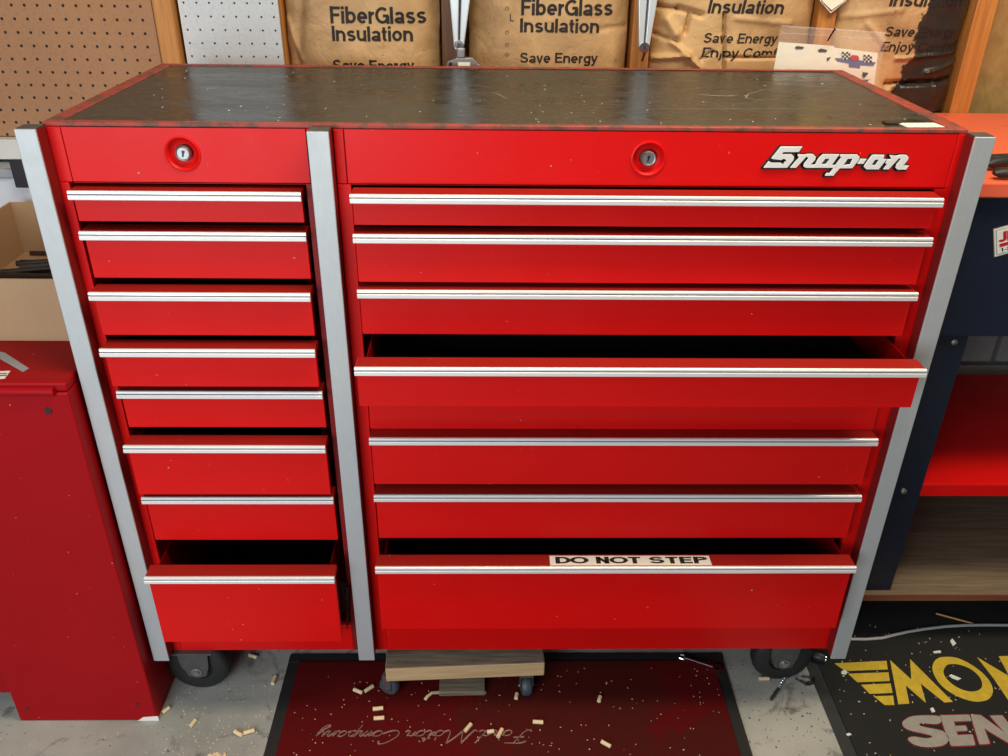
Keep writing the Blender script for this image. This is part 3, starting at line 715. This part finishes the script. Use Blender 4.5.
# ------------------------------------------------------------------ LEFT RED CABINET
cab = empty('red_cabinet', (-.83, .3, 0)); tag(cab, 'plain crimson steel side cabinet left of chest under the cardboard box', 'cabinet')
def kp(name, bm, mat, parent, bevel=0, smooth=False):
    o = obj(name, bm, mat, parent, bevel, smooth); 
    if parent.type == 'EMPTY': keep(o)
    return o
bm = bmesh.new()
box(bm, -.966, -.6925, -.030, .70, .0, .762); box(bm, -1.45, -.966, -.012, .70, .06, .762)
kp('cabinet_body', bm, RED_N, cab, .003)
bm = bmesh.new()   # top with a rounded front roll that stops short of the side
box(bm, -1.45, -.6925, -.028, .70, .7625, .779)
kp('cabinet_top', bm, RED_N, cab, .004)
kp('front_roll', cyl(bmesh.new(), (-1.45, -.031, .7655), (-.7115, -.031, .7655), .0075, n=20), RED_N, cab, 0, True)
h = at(48, 411, 1, -.031); kp('plug', lathe(bmesh.new(), [(.006, 0), (.0055, .0018), (0, .002)], axis((h.x, -.030, h.z), (0, -1, 0)), 20), BLACK, cab, 0, True)
for u, v in ((27, 709), (137, 704)):
    h = at(u, v, 1, -.031); kp('screw_hole', cyl(bmesh.new(), (h.x, -.0306, h.z), (h.x, -.029, h.z), .0035, n=14), BLACK, cab)
a = [at(u, v, 1, -.0312) for u, v in ((143, 717.5), (158, 716.5), (159, 721), (138, 721))]
kp('white_corner_label', prism(bmesh.new(), [[(p.x, max(p.z, .0006)) for p in a]], lambda q: V((q[0], -.0312, q[1])), (0, .001, 0)), WHITE, cab)
def flatpx(name, pts, z, th, mat, label, cat):
    return flat_thing(name, pts, z, th, mat, label, cat)
flatpx('tape_strip', [(0, 352), (5, 353), (29, 368.5), (23, 372), (0, 359)], .7791, .0006, GREYB, 'grey strip of tape stuck on the crimson cabinet top', 'tape')
o = flatpx('label_sticker', [(0, 371.5), (10.5, 371), (5, 378.5), (0, 379)], .7791, .0006, WHITE, 'white printed label on the crimson cabinet top at left edge', 'label')
for (u0, u1, v) in ((0, 7, 373.3), (0, 6.5, 375.2)):
    obj('print_line', prism(bmesh.new(), [[(u0, v), (u1, v), (u1, v+.8), (u0, v+.8)]], lambda q: at(q[0], q[1], 2, .7798), (0, 0, .0002)), INK, o)

# cardboard box, open topped
bx = empty('cardboard_box', (-.86, .32, .7793)); tag(bx, 'open brown cardboard box of dark metal rods on the crimson cabinet', 'box')
X0, X1, Y0, Y1, Z0, Z1, t = -1.022, -.705, .117, .53, .7793, .8935, .004
kp('front_panel', B(X0, X1, Y0, Y0+t, Z0, Z1), CARD, bx, .0008); kp('rear_panel', B(X0, X1, Y1-t, Y1, Z0, Z1), CARD, bx, .0008)
kp('side_panel', B(X0, X0+t, Y0+t, Y1-t, Z0, Z1), CARD, bx, .0008); kp('side_panel', B(X1-t, X1, Y0+t, Y1-t, Z0, Z1), CARD, bx, .0008)
kp('bottom_panel', B(X0+t, X1-t, Y0+t, Y1-t, Z0, Z0+t), CARD, bx)
RODM = plain('oily_brown_steel', (.055, .045, .038), .4, .6, var=.5)
random.seed(11)
for k in range(28):
    ln = random.uniform(.10, .22); an = random.uniform(-.5, .5); lay = k//10
    c = V((random.uniform(-.89, -.85), .275+.025*(k % 10)+random.uniform(-.012, .012)-.03*lay, .7905+.0105*lay))
    d = V((math.cos(an), math.sin(an)*.5, random.uniform(-.01, .01)))
    r_ = random.uniform(.0035, .0062); bm = cyl(bmesh.new(), c-d*ln/2, c+d*ln/2, r_, n=8)
    if k % 3 == 0: cyl(bm, c+d*ln/2, c+d*(ln/2+.008), r_*1.6, n=6)
    tag(obj('metal_rod', bm, RODM, None, 0, True), 'dark oily steel rod in the heap inside cardboard box', 'rod', 'steel rods heaped in the cardboard box')
# white storage bin behind
bn = empty('storage_bin', (-1.0, .64, .7793)); tag(bn, 'white storage bin with grey lid and black latch behind cardboard box', 'storage bin')
kp('bin_body', B(-1.35, -.76, .575, .695, .7793, .930), WHITEB, bn, .004); kp('bin_lid', B(-1.36, -.755, .568, .70, .931, .950), GREYB, bn, .003)
a, b_ = at(10, 159, 1, .566), at(36, 187, 1, .566)
kp('latch', B(a.x, b_.x-.010, .558, .5675, b_.z, a.z), BLACK, bn, .002)

# ------------------------------------------------------------------ RIGHT WORKBENCH
wb = empty('workbench', (1.2, .42, 0)); tag(wb, 'navy steel workbench with worn orange-red top right of the chest', 'workbench')
kp('bench_top', B(.692, 2.1, .150, .688, 1.031, 1.057), [ORANGE], wb, .003)
kp('front_apron', B(.700, 2.1, .165, .172, .772, 1.030), NAVY, wb, .001)
for xa in (.782, 1.95):
    kp('bench_leg', B(xa, xa+.060, .1725, .1765, .1557, .772), NAVY, wb, .001); kp('bench_leg', B(xa, xa+.004, .1765, .235, .1557, 1.03), NAVY, wb)
    kp('bench_leg', B(xa, xa+.060, .640, .690, .1557, 1.03), NAVY, wb, .001)
bp_ = lambda u, v: at(u, v, 1, .172)
for u, v in ((954, 342), (903.5, 491)):
    q = bp_(u, v); kp('leg_bolt', lathe(bmesh.new(), [(.0065, 0), (.006, .003), (.0035, .005), (0, .0055)], axis((q.x, .1725, q.z), (0, -1, 0)), 14), STEEL, wb, 0, True)
kp('middle_shelf', B(.80, 2.1, .1815, .640, .4255, .433), [RED], wb, .002); kp('shelf_lip', B(.80, 2.1, .1770, .1812, .405, .433), RED, wb, .001)
kp('lower_shelf', B(.76, 2.1, .160, .70, .140, .1555), SHELFW, wb, .001); kp('shelf_edge', B(.76, 2.1, .1575, .1598, .1395, .1555), SHELFE, wb)
for xa in (.80, 1.4, 1.98): kp('sleeper', B(xa, xa+.09, .36, .69, 0, .1398), STUD2, wb, .002)
# decal on the apron
an = R(-18); c = at(993, 230, 1, .1645)
Md = Matrix.Translation((c.x, .1645, c.z))@Matrix.Rotation(-an*1, 4, 'Y').inverted()
dec = empty('sponsor_decal', c); tag(dec, 'white rectangular decal with red lettering on the navy bench front', 'decal')
def dq(name, x0, x1, z0, z1, y, mat): 
    kp(name, B(x0, x1, y, y+.0008, z0, z1, Md), mat, dec)
dq('decal_border', 0, .11, -.052, .002, -.0000, plain('decal_olive_border', (.20, .19, .13), .5)); dq('decal_face', .0015, .1085, -.0505, .0005, -.0006, WHITE)
dq('decal_inner', .0040, .106, -.048, -.002, -.0010, plain('decal_grey_line', (.3, .29, .24), .5)); dq('decal_field', .0052, .1048, -.0468, -.0032, -.0014, WHITE)
Mt = Md@Matrix(((1, 0, 0, .009), (0, 0, -1, -.0018), (0, 1, 0, -.026), (0, 0, 0, 1)))
kp('decal_lettering', textbm('JEGS', Mt, .068, .0185, .03, 0), REDL, dec); dq('red_bar', .009, .098, -.0345, -.0285, -.0018, REDL)
Mt = Md@Matrix(((1, 0, 0, .011), (0, 0, -1, -.0018), (0, 1, 0, -.0445), (0, 0, 0, 1)))
kp('decal_numbers', textbm('1-8', Mt, .018, .0075, .01), INK, dec)
# black gloves on the bench
def glove(pts, label):
    root = empty('glove', (pts[0][0][0][0], pts[0][0][0][1], 1.057)); tag(root, label, 'glove', 'black gloves on the bench')
    for i, (path, r_) in enumerate(pts):
        bm = bmesh.new(); n = 10; P = [V(p) for p in path]; rings = []
        for j, p in enumerate(P):
            d = (P[min(j+1, len(P)-1)]-P[max(j-1, 0)]).normalized(); a_ = V((0, 0, 1)).cross(d).normalized(); b2 = d.cross(a_)
            rr = r_*(.45 if j == 0 else (.9 if j == 1 else 1))
            rings.append([bm.verts.new(p+rr*(a_*math.cos(2*math.pi*k/n)*1.0+b2*math.sin(2*math.pi*k/n)*.8)) for k in range(n)])
        for A_, B_ in zip(rings, rings[1:]):
            for k in range(n): bm.faces.new((A_[k], A_[(k+1) % n], B_[(k+1) % n], B_[k]))
        bm.faces.new(rings[0]); bm.faces.new(rings[-1])
        kp('finger' if i else 'palm', bm, GLV, root, 0, True)
GLV = plain('black_glove_rubber', (.012, .013, .016), .5, bump=.3)
g0 = at(986, 163, 2, 1.07); g1 = at(993, 171, 2, 1.07)
glove([([(g0.x+.06, g0.y+.01, 1.070), (g0.x+.09, g0.y+.015, 1.074), (g0.x+.14, g0.y+.03, 1.074)], .018), ([(g0.x, g0.y, 1.068), (g0.x+.012, g0.y+.003, 1.070), (g0.x+.04, g0.y+.012, 1.071), (g0.x+.08, g0.y+.016, 1.072)], .012), ([(g0.x+.012, g0.y+.024, 1.068), (g0.x+.025, g0.y+.027, 1.070), (g0.x+.08, g0.y+.028, 1.072)], .011)], 'black glove lying at the right frame edge, rear one')
glove([([(g1.x+.05, g1.y+.0, 1.070), (g1.x+.08, g1.y+.0, 1.073), (g1.x+.14, g1.y+.005, 1.073)], .016), ([(g1.x, g1.y-.004, 1.068), (g1.x+.010, g1.y-.003, 1.068), (g1.x+.04, g1.y-.002, 1.069), (g1.x+.08, g1.y, 1.070)], .0105)], 'black glove lying in front of the rear glove on bench')

# ------------------------------------------------------------------ FLOOR MATS
def mat_thing(name, x0, x1, y0, y1, bw, m_in, m_bd, label):
    root = empty(name, ((x0+x1)/2, (y0+y1)/2, 0)); tag(root, label, 'mat')
    bm = bmesh.new(); box(bm, x0, x1, y0, y0+bw, 0, .004); box(bm, x0, x1, y1-bw, y1, 0, .004); box(bm, x0, x0+bw, y0+bw, y1-bw, 0, .004); box(bm, x1-bw, x1, y0+bw, y1-bw, 0, .004)
    kp('rubber_border', bm, m_bd, root, .0015); kp('carpet_field', B(x0+bw, x1-bw, y0+bw, y1-bw, 0, .0065), m_in, root, .001)
    return root
rm = mat_thing('red_floor_mat', -.461, .487, -.75, .140, .024, REDMAT, BORDERD, 'dark red floor mat with black border partly under the chest')
mm = mat_thing('black_floor_mat', .665, 1.75, -.65, .335, .026, BLKMAT, BORDER, 'black floor mat with yellow and grey lettering at lower right')  # rear edge carried further back to darken the shaded gap under the bench
ZM = .0065
T3 = lambda p: at(830+p[0]/5.663, 650+p[1]/5.663, 2, ZM)
bm = bmesh.new()
for lp in ([(25, 76), (320, 62), (327, 110), (85, 119)], [(103, 135), (331, 127), (338, 176), (155, 183)], [(176, 198), (343, 190), (354, 243), (225, 249)], [(248, 263), (357, 259), (364, 312), (310, 312)]):
    prism(bm, [lp], T3, (0, 0, .0006))
kp('yellow_stripes', bm, YEL, mm)
bm = bmesh.new()
prism(bm, [[(340, 58), (460, 168), (453, 52), (695, 294), (648, 298), (513, 190), (543, 300), (428, 200), (449, 304), (387, 308)]], T3, (0, 0, .0006))
CR = lambda L, n=4: [tuple(.5*((2*L[i][a])+(-L[i-1][a]+L[(i+1) % len(L)][a])*t_+(2*L[i-1][a]-5*L[i][a]+4*L[(i+1) % len(L)][a]-L[(i+2) % len(L)][a])*t_*t_+(-L[i-1][a]+3*L[i][a]-3*L[(i+1) % len(L)][a]+L[(i+2) % len(L)][a])*t_**3) for a in (0, 1)) for i in range(len(L)) for t_ in [q/n for q in range(n)]]
prism(bm, [CR([(610, 48), (650, 40), (710, 44), (780, 72), (860, 128), (908, 185), (922, 235), (903, 275), (855, 292), (790, 287), (700, 252), (625, 195), (583, 125), (584, 78)]), CR([(660, 88), (690, 80), (740, 85), (800, 110), (848, 155), (862, 200), (842, 228), (790, 236), (725, 215), (665, 170), (642, 125)])], T3, (0, 0, .0006))
prism(bm, [[(833, 42), (1015, 150), (955, 36), (1035, 34), (1260, 295), (1190, 298), (1085, 215), (1120, 300), (1020, 300), (925, 160)]], T3, (0, 0, .0006))
kp('yellow_lettering', bm, YEL, mm)
S1 = [(430, 392), (480, 375), (600, 374), (632, 392), (612, 420), (520, 416), (508, 428), (545, 440), (640, 462), (672, 505), (645, 540), (565, 552), (485, 540), (440, 508), (470, 492), (545, 502), (578, 490), (530, 475), (440, 452), (408, 420)]
E1 = [(622, 372), (788, 368), (802, 402), (700, 406), (708, 432), (768, 430), (778, 458), (715, 462), (722, 484), (806, 480), (822, 540), (686, 545), (655, 470)]
N1 = [(795, 368), (852, 370), (990, 470), (905, 374), (975, 372), (1110, 545), (1040, 545), (872, 445), (905, 532), (846, 536)]
bm, bm2 = bmesh.new(), bmesh.new()
for lp in (CR(S1), E1, N1):
    outline(bm, lp, T3, .0022, (0, 0, .0005)); prism(bm, [lp], T3, (0, 0, .0005)); prism(bm2, [lp], T3, (0, 0, .0011))
kp('red_outline', bm, REDP, mm); kp('grey_lettering', bm2, GREYP, mm)
# cursive lettering, upside down to the viewer, on the red mat
G = {'F': ([[(.05,.85),(.3,1),(.95,.98)], [(.55,.97),(.4,.5),(.25,.1),(.05,0),(-.05,.12)], [(.2,.52),(.65,.56)]], .75),
 'M': ([[(-.1,.1),(.05,0),(.25,.5),(.4,1)], [(.4,1),(.5,.4),(.55,.05)], [(.55,.05),(.8,.6),(1.05,1)], [(1.05,1),(1.05,.3),(1.15,0),(1.35,.12)]], 1.3),
 'C': ([[(.75,.8),(.7,1),(.45,.95),(.15,.6),(.05,.25),(.2,0),(.5,.05),(.75,.25)]], .75),
 'o': ([[(.3,.42),(.12,.38),(.05,.15),(.18,0),(.35,.1),(.38,.32),(.3,.42),(.5,.34)]], .45),
 'r': ([[(0,.1),(.12,.42),(.2,.36),(.32,.38),(.25,.1),(.35,0),(.45,.12)]], .42),
 'd': ([[(.38,.36),(.2,.42),(.05,.2),(.15,0),(.35,.12),(.45,.5),(.58,1)], [(.46,.5),(.38,.08),(.5,0),(.6,.12)]], .55),
 't': ([[(0,.1),(.15,.4),(.32,.85)], [(.24,.6),(.14,.1),(.25,0),(.4,.12)], [(.08,.58),(.42,.62)]], .36),
 'm': ([[(0,.1),(.1,.4),(.12,.1),(.1,0)], [(.1,.1),(.25,.42),(.32,.3),(.26,0)], [(.28,.1),(.44,.42),(.52,.3),(.48,.05),(.56,0),(.66,.12)]], .62),
 'p': ([[(0,.1),(.15,.45),(.0,-.45)], [(.1,.2),(.25,.42),(.38,.3),(.3,.02),(.15,0)], [(.3,.02),(.48,.1)]], .46),
 'a': ([[(.34,.38),(.18,.42),(.05,.18),(.15,0),(.32,.14),(.38,.4),(.36,.05),(.44,0),(.52,.1)]], .48),
 'n': ([[(0,.1),(.1,.4),(.1,.0)], [(.1,.1),(.26,.42),(.34,.3),(.3,.05),(.38,0),(.48,.12)]], .44),
 'y': ([[(0,.1),(.1,.4),(.12,.1),(.22,.02),(.38,.4)], [(.38,.4),(.28,-.2),(.1,-.45),(.0,-.35),(.3,.0)]], .45), ' ': ([], .22)}
def script_text(s, x0, y0, total, hgt, slant=.35):
    adv = sum(G[c][1] for c in s); k = total/adv; bm = bmesh.new(); x = 0
    for c in s:
        for st in G[c][0]:
            P = []
            for i in range(len(st)-1):      # smooth the stroke
                p0, p1, p2, p3 = st[max(i-1, 0)], st[i], st[i+1], st[min(i+2, len(st)-1)]
                for q in range(4):
                    tt = q/4
                    P.append(tuple(.5*((2*p1[a])+(-p0[a]+p2[a])*tt+(2*p0[a]-5*p1[a]+4*p2[a]-p3[a])*tt*tt+(-p0[a]+3*p1[a]-3*p2[a]+p3[a])*tt**3) for a in (0, 1)))
            P.append(st[-1]); W = [V((x0-(x+px_)*k-slant*py*hgt, y0-py*hgt, ZM)) for px_, py in P]; prev = None
            for i, p in enumerate(W):
                d = (W[min(i+1, len(W)-1)]-W[max(0, i-1)]); d = d.normalized() if d.length > 1e-9 else V((1, 0, 0)); sd = V((-d.y, d.x, 0))*.0010*(1.5 if d.y < 0 else .8)
                cur = [bm.verts.new(p-sd), bm.verts.new(p+sd), bm.verts.new(p+sd+V((0, 0, .0007))), bm.verts.new(p-sd+V((0, 0, .0007)))]
                if prev:
                    for a in range(4): bm.faces.new((prev[a], prev[(a+1) % 4], cur[(a+1) % 4], cur[a]))
                prev = cur
        x += G[c][1]
    return bm
SCRIPT = plain('faded_cream_print', (.24, .14, .10), .8, var=.6, scale=90)
kp('script_lettering', script_text('Ford Motor Company', .058, -.062, .425, .030), SCRIPT, rm)

# ------------------------------------------------------------------ DOLLY under the chest
dl = empty('plank_dolly', (-.07, .06, .0065)); tag(dl, 'rough wooden plank on small casters under front of the chest', 'dolly')
Mp = Matrix.Translation((-.2345, .010, 0))@Matrix.Rotation(R(2.6), 4, 'Z')
bm = B(0, .322, 0, .089, .063, .1005, Mp)
for f in bm.faces:
    f.normal_update(); f.material_index = 1 if f.normal.z > .9 else 0
kp('plank', bm, [PLANKW, PLANKT], dl, .0025)
bm = B(0, .322, .25, .335, .063, .1005, Mp); kp('plank', bm, [PLANKW], dl, .002); kp('crossbar', B(.03, .10, .090, .249, .066, .0985, Mp), PLANKT, dl)
def mini(x, y, ang, nm='dolly_caster'):
    Mw = Matrix.Translation((x, y, 0))@Matrix.Rotation(ang, 4, 'Z')
    p = kp(nm, B(-.013, .013, -.010, .010, .0595, .0628, Mw), STEEL, dl)
    r_ = .0212; M2 = Mw@Matrix.Translation((0, 0, ZM+r_))@Matrix.Rotation(R(90), 4, 'Y')
    wv = lathe(bmesh.new(), [(0, -.010), (.018, -.010), (r_, -.006), (r_, .006), (.018, .010), (0, .010)], M2, 28)
    obj('small_wheel', wv, plain('blue_grey_rubber', (.055, .07, .085), .5), p, 0, True).matrix_parent_inverse = Matrix()
    bm = bmesh.new()
    for s in (-1, 1): box(bm, s*.0125-.0008, s*.0125+.0008, -.009, .009, ZM+r_-.006, .0598, Mw)
    cyl(bm, Mw@V((-.016, 0, ZM+r_)), Mw@V((.016, 0, ZM+r_)), .003, n=10)
    obj('small_fork', bm, STEEL, p)
w1 = at(390, 696, 2, ZM); w2_ = at(526, 696, 2, ZM)
mini(w1.x, w1.y+.012, R(68)); mini(w2_.x, w2_.y+.010, R(4)); mini(-.19, .30, 0); mini(.05, .30, 0)
a, b_ = at(439, 692.5, 2, .018), at(485, 691, 2, .018)
o = obj('wood_block', B(0, b_.x-a.x, 0, .075, 0, .0115, Matrix.Translation((a.x, a.y, ZM))@Matrix.Rotation(R(1), 4, 'Z')), PLANKT, None, .0015)
tag(o, 'small flat wood block lying under the plank dolly', 'wood block')
bm = bmesh.new(); P = [at(486, 692.6, 2, .0078), at(462, 693.5, 2, .0078), at(443, 692.5, 2, .0085), at(432, 693, 2, .012), at(427, 697, 2, .010), at(425, 700, 2, .0078)]; prev = None
for i, p in enumerate(P):
    d = (P[min(i+1, 5)]-P[max(i-1, 0)]).normalized(); s = V((-d.y, d.x, 0)).normalized()*.0032
    cur = [bm.verts.new(p-s), bm.verts.new(p+s), bm.verts.new(p+s+V((0, 0, .0012))), bm.verts.new(p-s+V((0, 0, .0012)))]
    if prev:
        for a_ in range(4): bm.faces.new((prev[a_], prev[(a_+1) % 4], cur[(a_+1) % 4], cur[a_]))
    prev = cur
tag(obj('wood_splinter', bm, PEG), 'thin curled wood splinter in front of the flat wood block', 'splinter')

# ------------------------------------------------------------------ SMALL THINGS ON THE FLOOR
def peg(u, v, ang, z=ZM, ln=.021, lb='short pale cut wood peg lying on the red mat', gp='pale wood pegs strewn on the red mat'):
    p = at(u, v, 2, z+.0042); d = V((math.cos(R(ang)), math.sin(R(ang)), 0))*ln/2
    o = obj('wood_peg', cyl(bmesh.new(), p-d, p+d, .0042, n=9), PEG, None, .0006)
    tag(o, lb, 'wood peg', gp)
for a in ((358, 691, -25), (369, 688.5, 42), (378, 708.5, 8), (379, 718, 4), (468, 727.5, 55), (490.5, 731.5, 10), (500, 733, 65), (538, 722, -4), (516.5, 696, 80), (606, 744, -35), (599.5, 699, 70)): peg(*a, ln=.014 if a[0] in (599.5, 490.5, 516.5) else .021)
for a in ((253, 656, -20), (274, 680, 85), (166, 710, 55), (238.5, 733.5, -30), (249, 731.5, 20), (193, 723, 70)): peg(*a, z=0, ln=.016 if a[0] < 200 else .021, lb='short pale cut wood peg on bare concrete left of red mat', gp='pale wood pegs on the concrete at lower left')
peg(764, 678.5, 2, 0, .022, 'single pale wood peg on concrete by the right front caster', None)
# clumps of crumbs
def crumbs(name, n, xr, yr, z, s, mat, label, cat, seed):
    random.seed(seed); bm = bmesh.new()
    for _ in range(n):
        x, y = random.uniform(*xr), random.uniform(*yr); a = random.uniform(0, 3.1); l = s*random.uniform(.4, 1.6); w_ = s*random.uniform(.3, .7)
        box(bm, -l, l, -w_, w_, 0, w_*.9, Matrix.Translation((x, y, z))@Matrix.Rotation(a, 4, 'Z'))
    tag(obj(name, bm, mat), label, cat, kind='stuff')
crumbs('sawdust_flecks', 190, (-.43, .455), (-.16, .10), ZM, .0011, SAW, 'pale sawdust flecks and chips over the red mat', 'sawdust', 5)
crumbs('wood_chips', 120, (.70, 1.10), (-.17, .22), ZM, .0014, SAW, 'pale wood chips and flecks over the black lettered mat', 'wood chips', 6)
crumbs('floor_debris', 130, (-.66, -.46), (-.16, .06), 0, .0012, SAW, 'pale crumbs on concrete left of the red mat', 'debris', 7)
crumbs('dark_grit', 70, (.49, .66), (-.16, .12), 0, .0014, BLACK, 'dark grit on bare concrete between the two mats', 'grit', 8)
crumbs('worktop_crumbs', 70, (-.6, .6), (.05, .48), 1.1669, .0011, PAPER, 'pale crumbs scattered over the black chest worktop', 'crumbs', 9)
crumbs('chip_heap', 60, (-.565, -.535), (-.125, -.108), 0, .003, PEG, 'crumbled heap of yellowish wood chips on concrete at the bottom edge', 'wood chips', 12)
for pts, lb in (([(841, 672.3), (844.5, 670), (847.5, 672.8), (846, 674.8), (841.5, 674.2)], 'white chip on the first yellow stripe of the black mat'),
                ([(949, 676), (951, 675), (961, 679), (958, 680.5), (952, 678.5)], 'pale wood chip inside the yellow letter O'),
                ([(950, 641.5), (952, 639), (956, 644), (953, 646.5)], 'pale wood chip below cable above the yellow O'),
                ([(933, 652), (940, 651), (941, 653), (934, 653.6)], 'flat grey-white chip above the yellow letter O'),
                ([(930, 709), (933, 708.5), (935, 712), (932, 713)], 'pale chip between yellow letter M and grey lettering'),
                ([(846, 734.5), (849, 733.5), (851.5, 735), (848, 736.5)], 'white chip on left border of the black mat')):
    flat_thing('loose_chip', pts, ZM+.0012, .0022, WHITE, lb, 'chip')
# cable
pts = [(800, 648), (851, 639), (866, 639.2), (882, 638), (896, 634.5), (908, 631.8), (925, 629), (945, 626.5), (965, 625.3), (985, 625), (1010, 625.2), (1060, 625)]
tag(obj('cable', tube(bmesh.new(), [at(u, v, 2, ZM+.0035) for u, v in pts], .0032, 8), CABLE, None, 0, True), 'pale grey cable lying across the black lettered mat', 'cable')
o = tube(bmesh.new(), [at(936, 613.5, 2, ZM+.003), at(973, 623.5, 2, ZM+.003)], .0022, 6)
tag(obj('wood_stick', o, plain('orange_stick', (.62, .33, .12), .6), None), 'thin orange wooden stick just behind the pale cable', 'stick')
# combination wrench on the mat corner
a, b_ = at(686, 659.5, 2, .006), at(717, 669.5, 2, .006); d = (b_-a).normalized()
bm = tube(bmesh.new(), [a, b_-d*.010], .0026, 8); lathe(bm, [(.0055, -.003), (.0095, -.003), (.0095, .003), (.0055, .003), (.0055, -.003)], Matrix.Translation(b_), 20)
s = V((-d.y, d.x, 0))
for k in (-1, 1): tube(bm, [a, a-d*.006+s*k*.006, a-d*.014+s*k*.005], .0026, 6)
for v in bm.verts: v.co.z += .0045
tag(obj('combination_wrench', bm, CHROME, None, 0, True), 'small chrome ring wrench on rear right corner of red mat', 'wrench')
# impact socket
p = at(818, 660, 2, .006); dx = V((.7, -.35, 0)).normalized(); c = p+V((0, 0, .011))
M = axis(c, dx); bm = lathe(bmesh.new(), [(.0065, .013), (.0115, .013), (.0125, .011), (.0125, -.010), (.011, -.013), (.006, -.013), (.006, .010), (.0065, .013)], M, 24)
sk = empty('socket', (p.x, p.y, .004)); tag(sk, 'black socket with chrome end on border of the lettered mat', 'socket')
kp('socket_body', bm, BLACK, sk, 0, True); kp('chrome_end', lathe(bmesh.new(), [(.0068, .0132), (.0112, .0132), (.0112, .0150), (.0068, .0150), (.0068, .0132)], M, 24), CHROME, sk, 0, True)
# drill bit
a, b_ = at(771, 699.5, 2, .0036), at(789, 674, 2, .0036); d = b_-a
db = empty('drill_bit', a*1); tag(db, 'twist drill bit with dark shank on concrete between the mats', 'drill bit')
kp('shank', cyl(bmesh.new(), a, a+d*.42, .0036, n=12), DSTEEL, db, 0, True)
bm = bmesh.new(); A0 = a+d*.40; dn_ = d.normalized(); sx = V((-dn_.y, dn_.x, 0)); prev = None; n = 46
for i in range(n+1):
    q = A0+d*.60*i/n; ph = i*.55; r_ = .0034 if i < n-3 else .0034*(n-i)/3+.0003
    cr = [bm.verts.new(q+(sx*math.cos(ph+t_)+V((0, 0, 1))*math.sin(ph+t_))*r_*k_) for t_, k_ in ((-.5, 1), (0, 1.05), (.5, 1), (1.57, .35), (2.64, 1), (3.14, 1.05), (3.64, 1), (4.71, .35))]
    if prev:
        for k in range(8): bm.faces.new((prev[k], prev[(k+1) % 8], cr[(k+1) % 8], cr[k]))
    prev = cr
kp('flutes', bm, CHROME, db)
# black plastic clip
p = [at(u, v, 2, 0) for u, v in ((795, 679), (800, 681.5), (806, 685), (812, 684), (813, 680), (808, 677.5), (801, 677))]
bm = bmesh.new()
for q, r_ in zip(zip(p, p[1:]), (.0015, .0028, .004, .004, .003, .0018)): tube(bm, [q[0]+V((0, 0, r_)), q[1]+V((0, 0, r_))], r_, 8)
tag(obj('plastic_clip', bm, BLACK, None, 0, True), 'broken black plastic clip on concrete beside the lettered mat', 'clip')
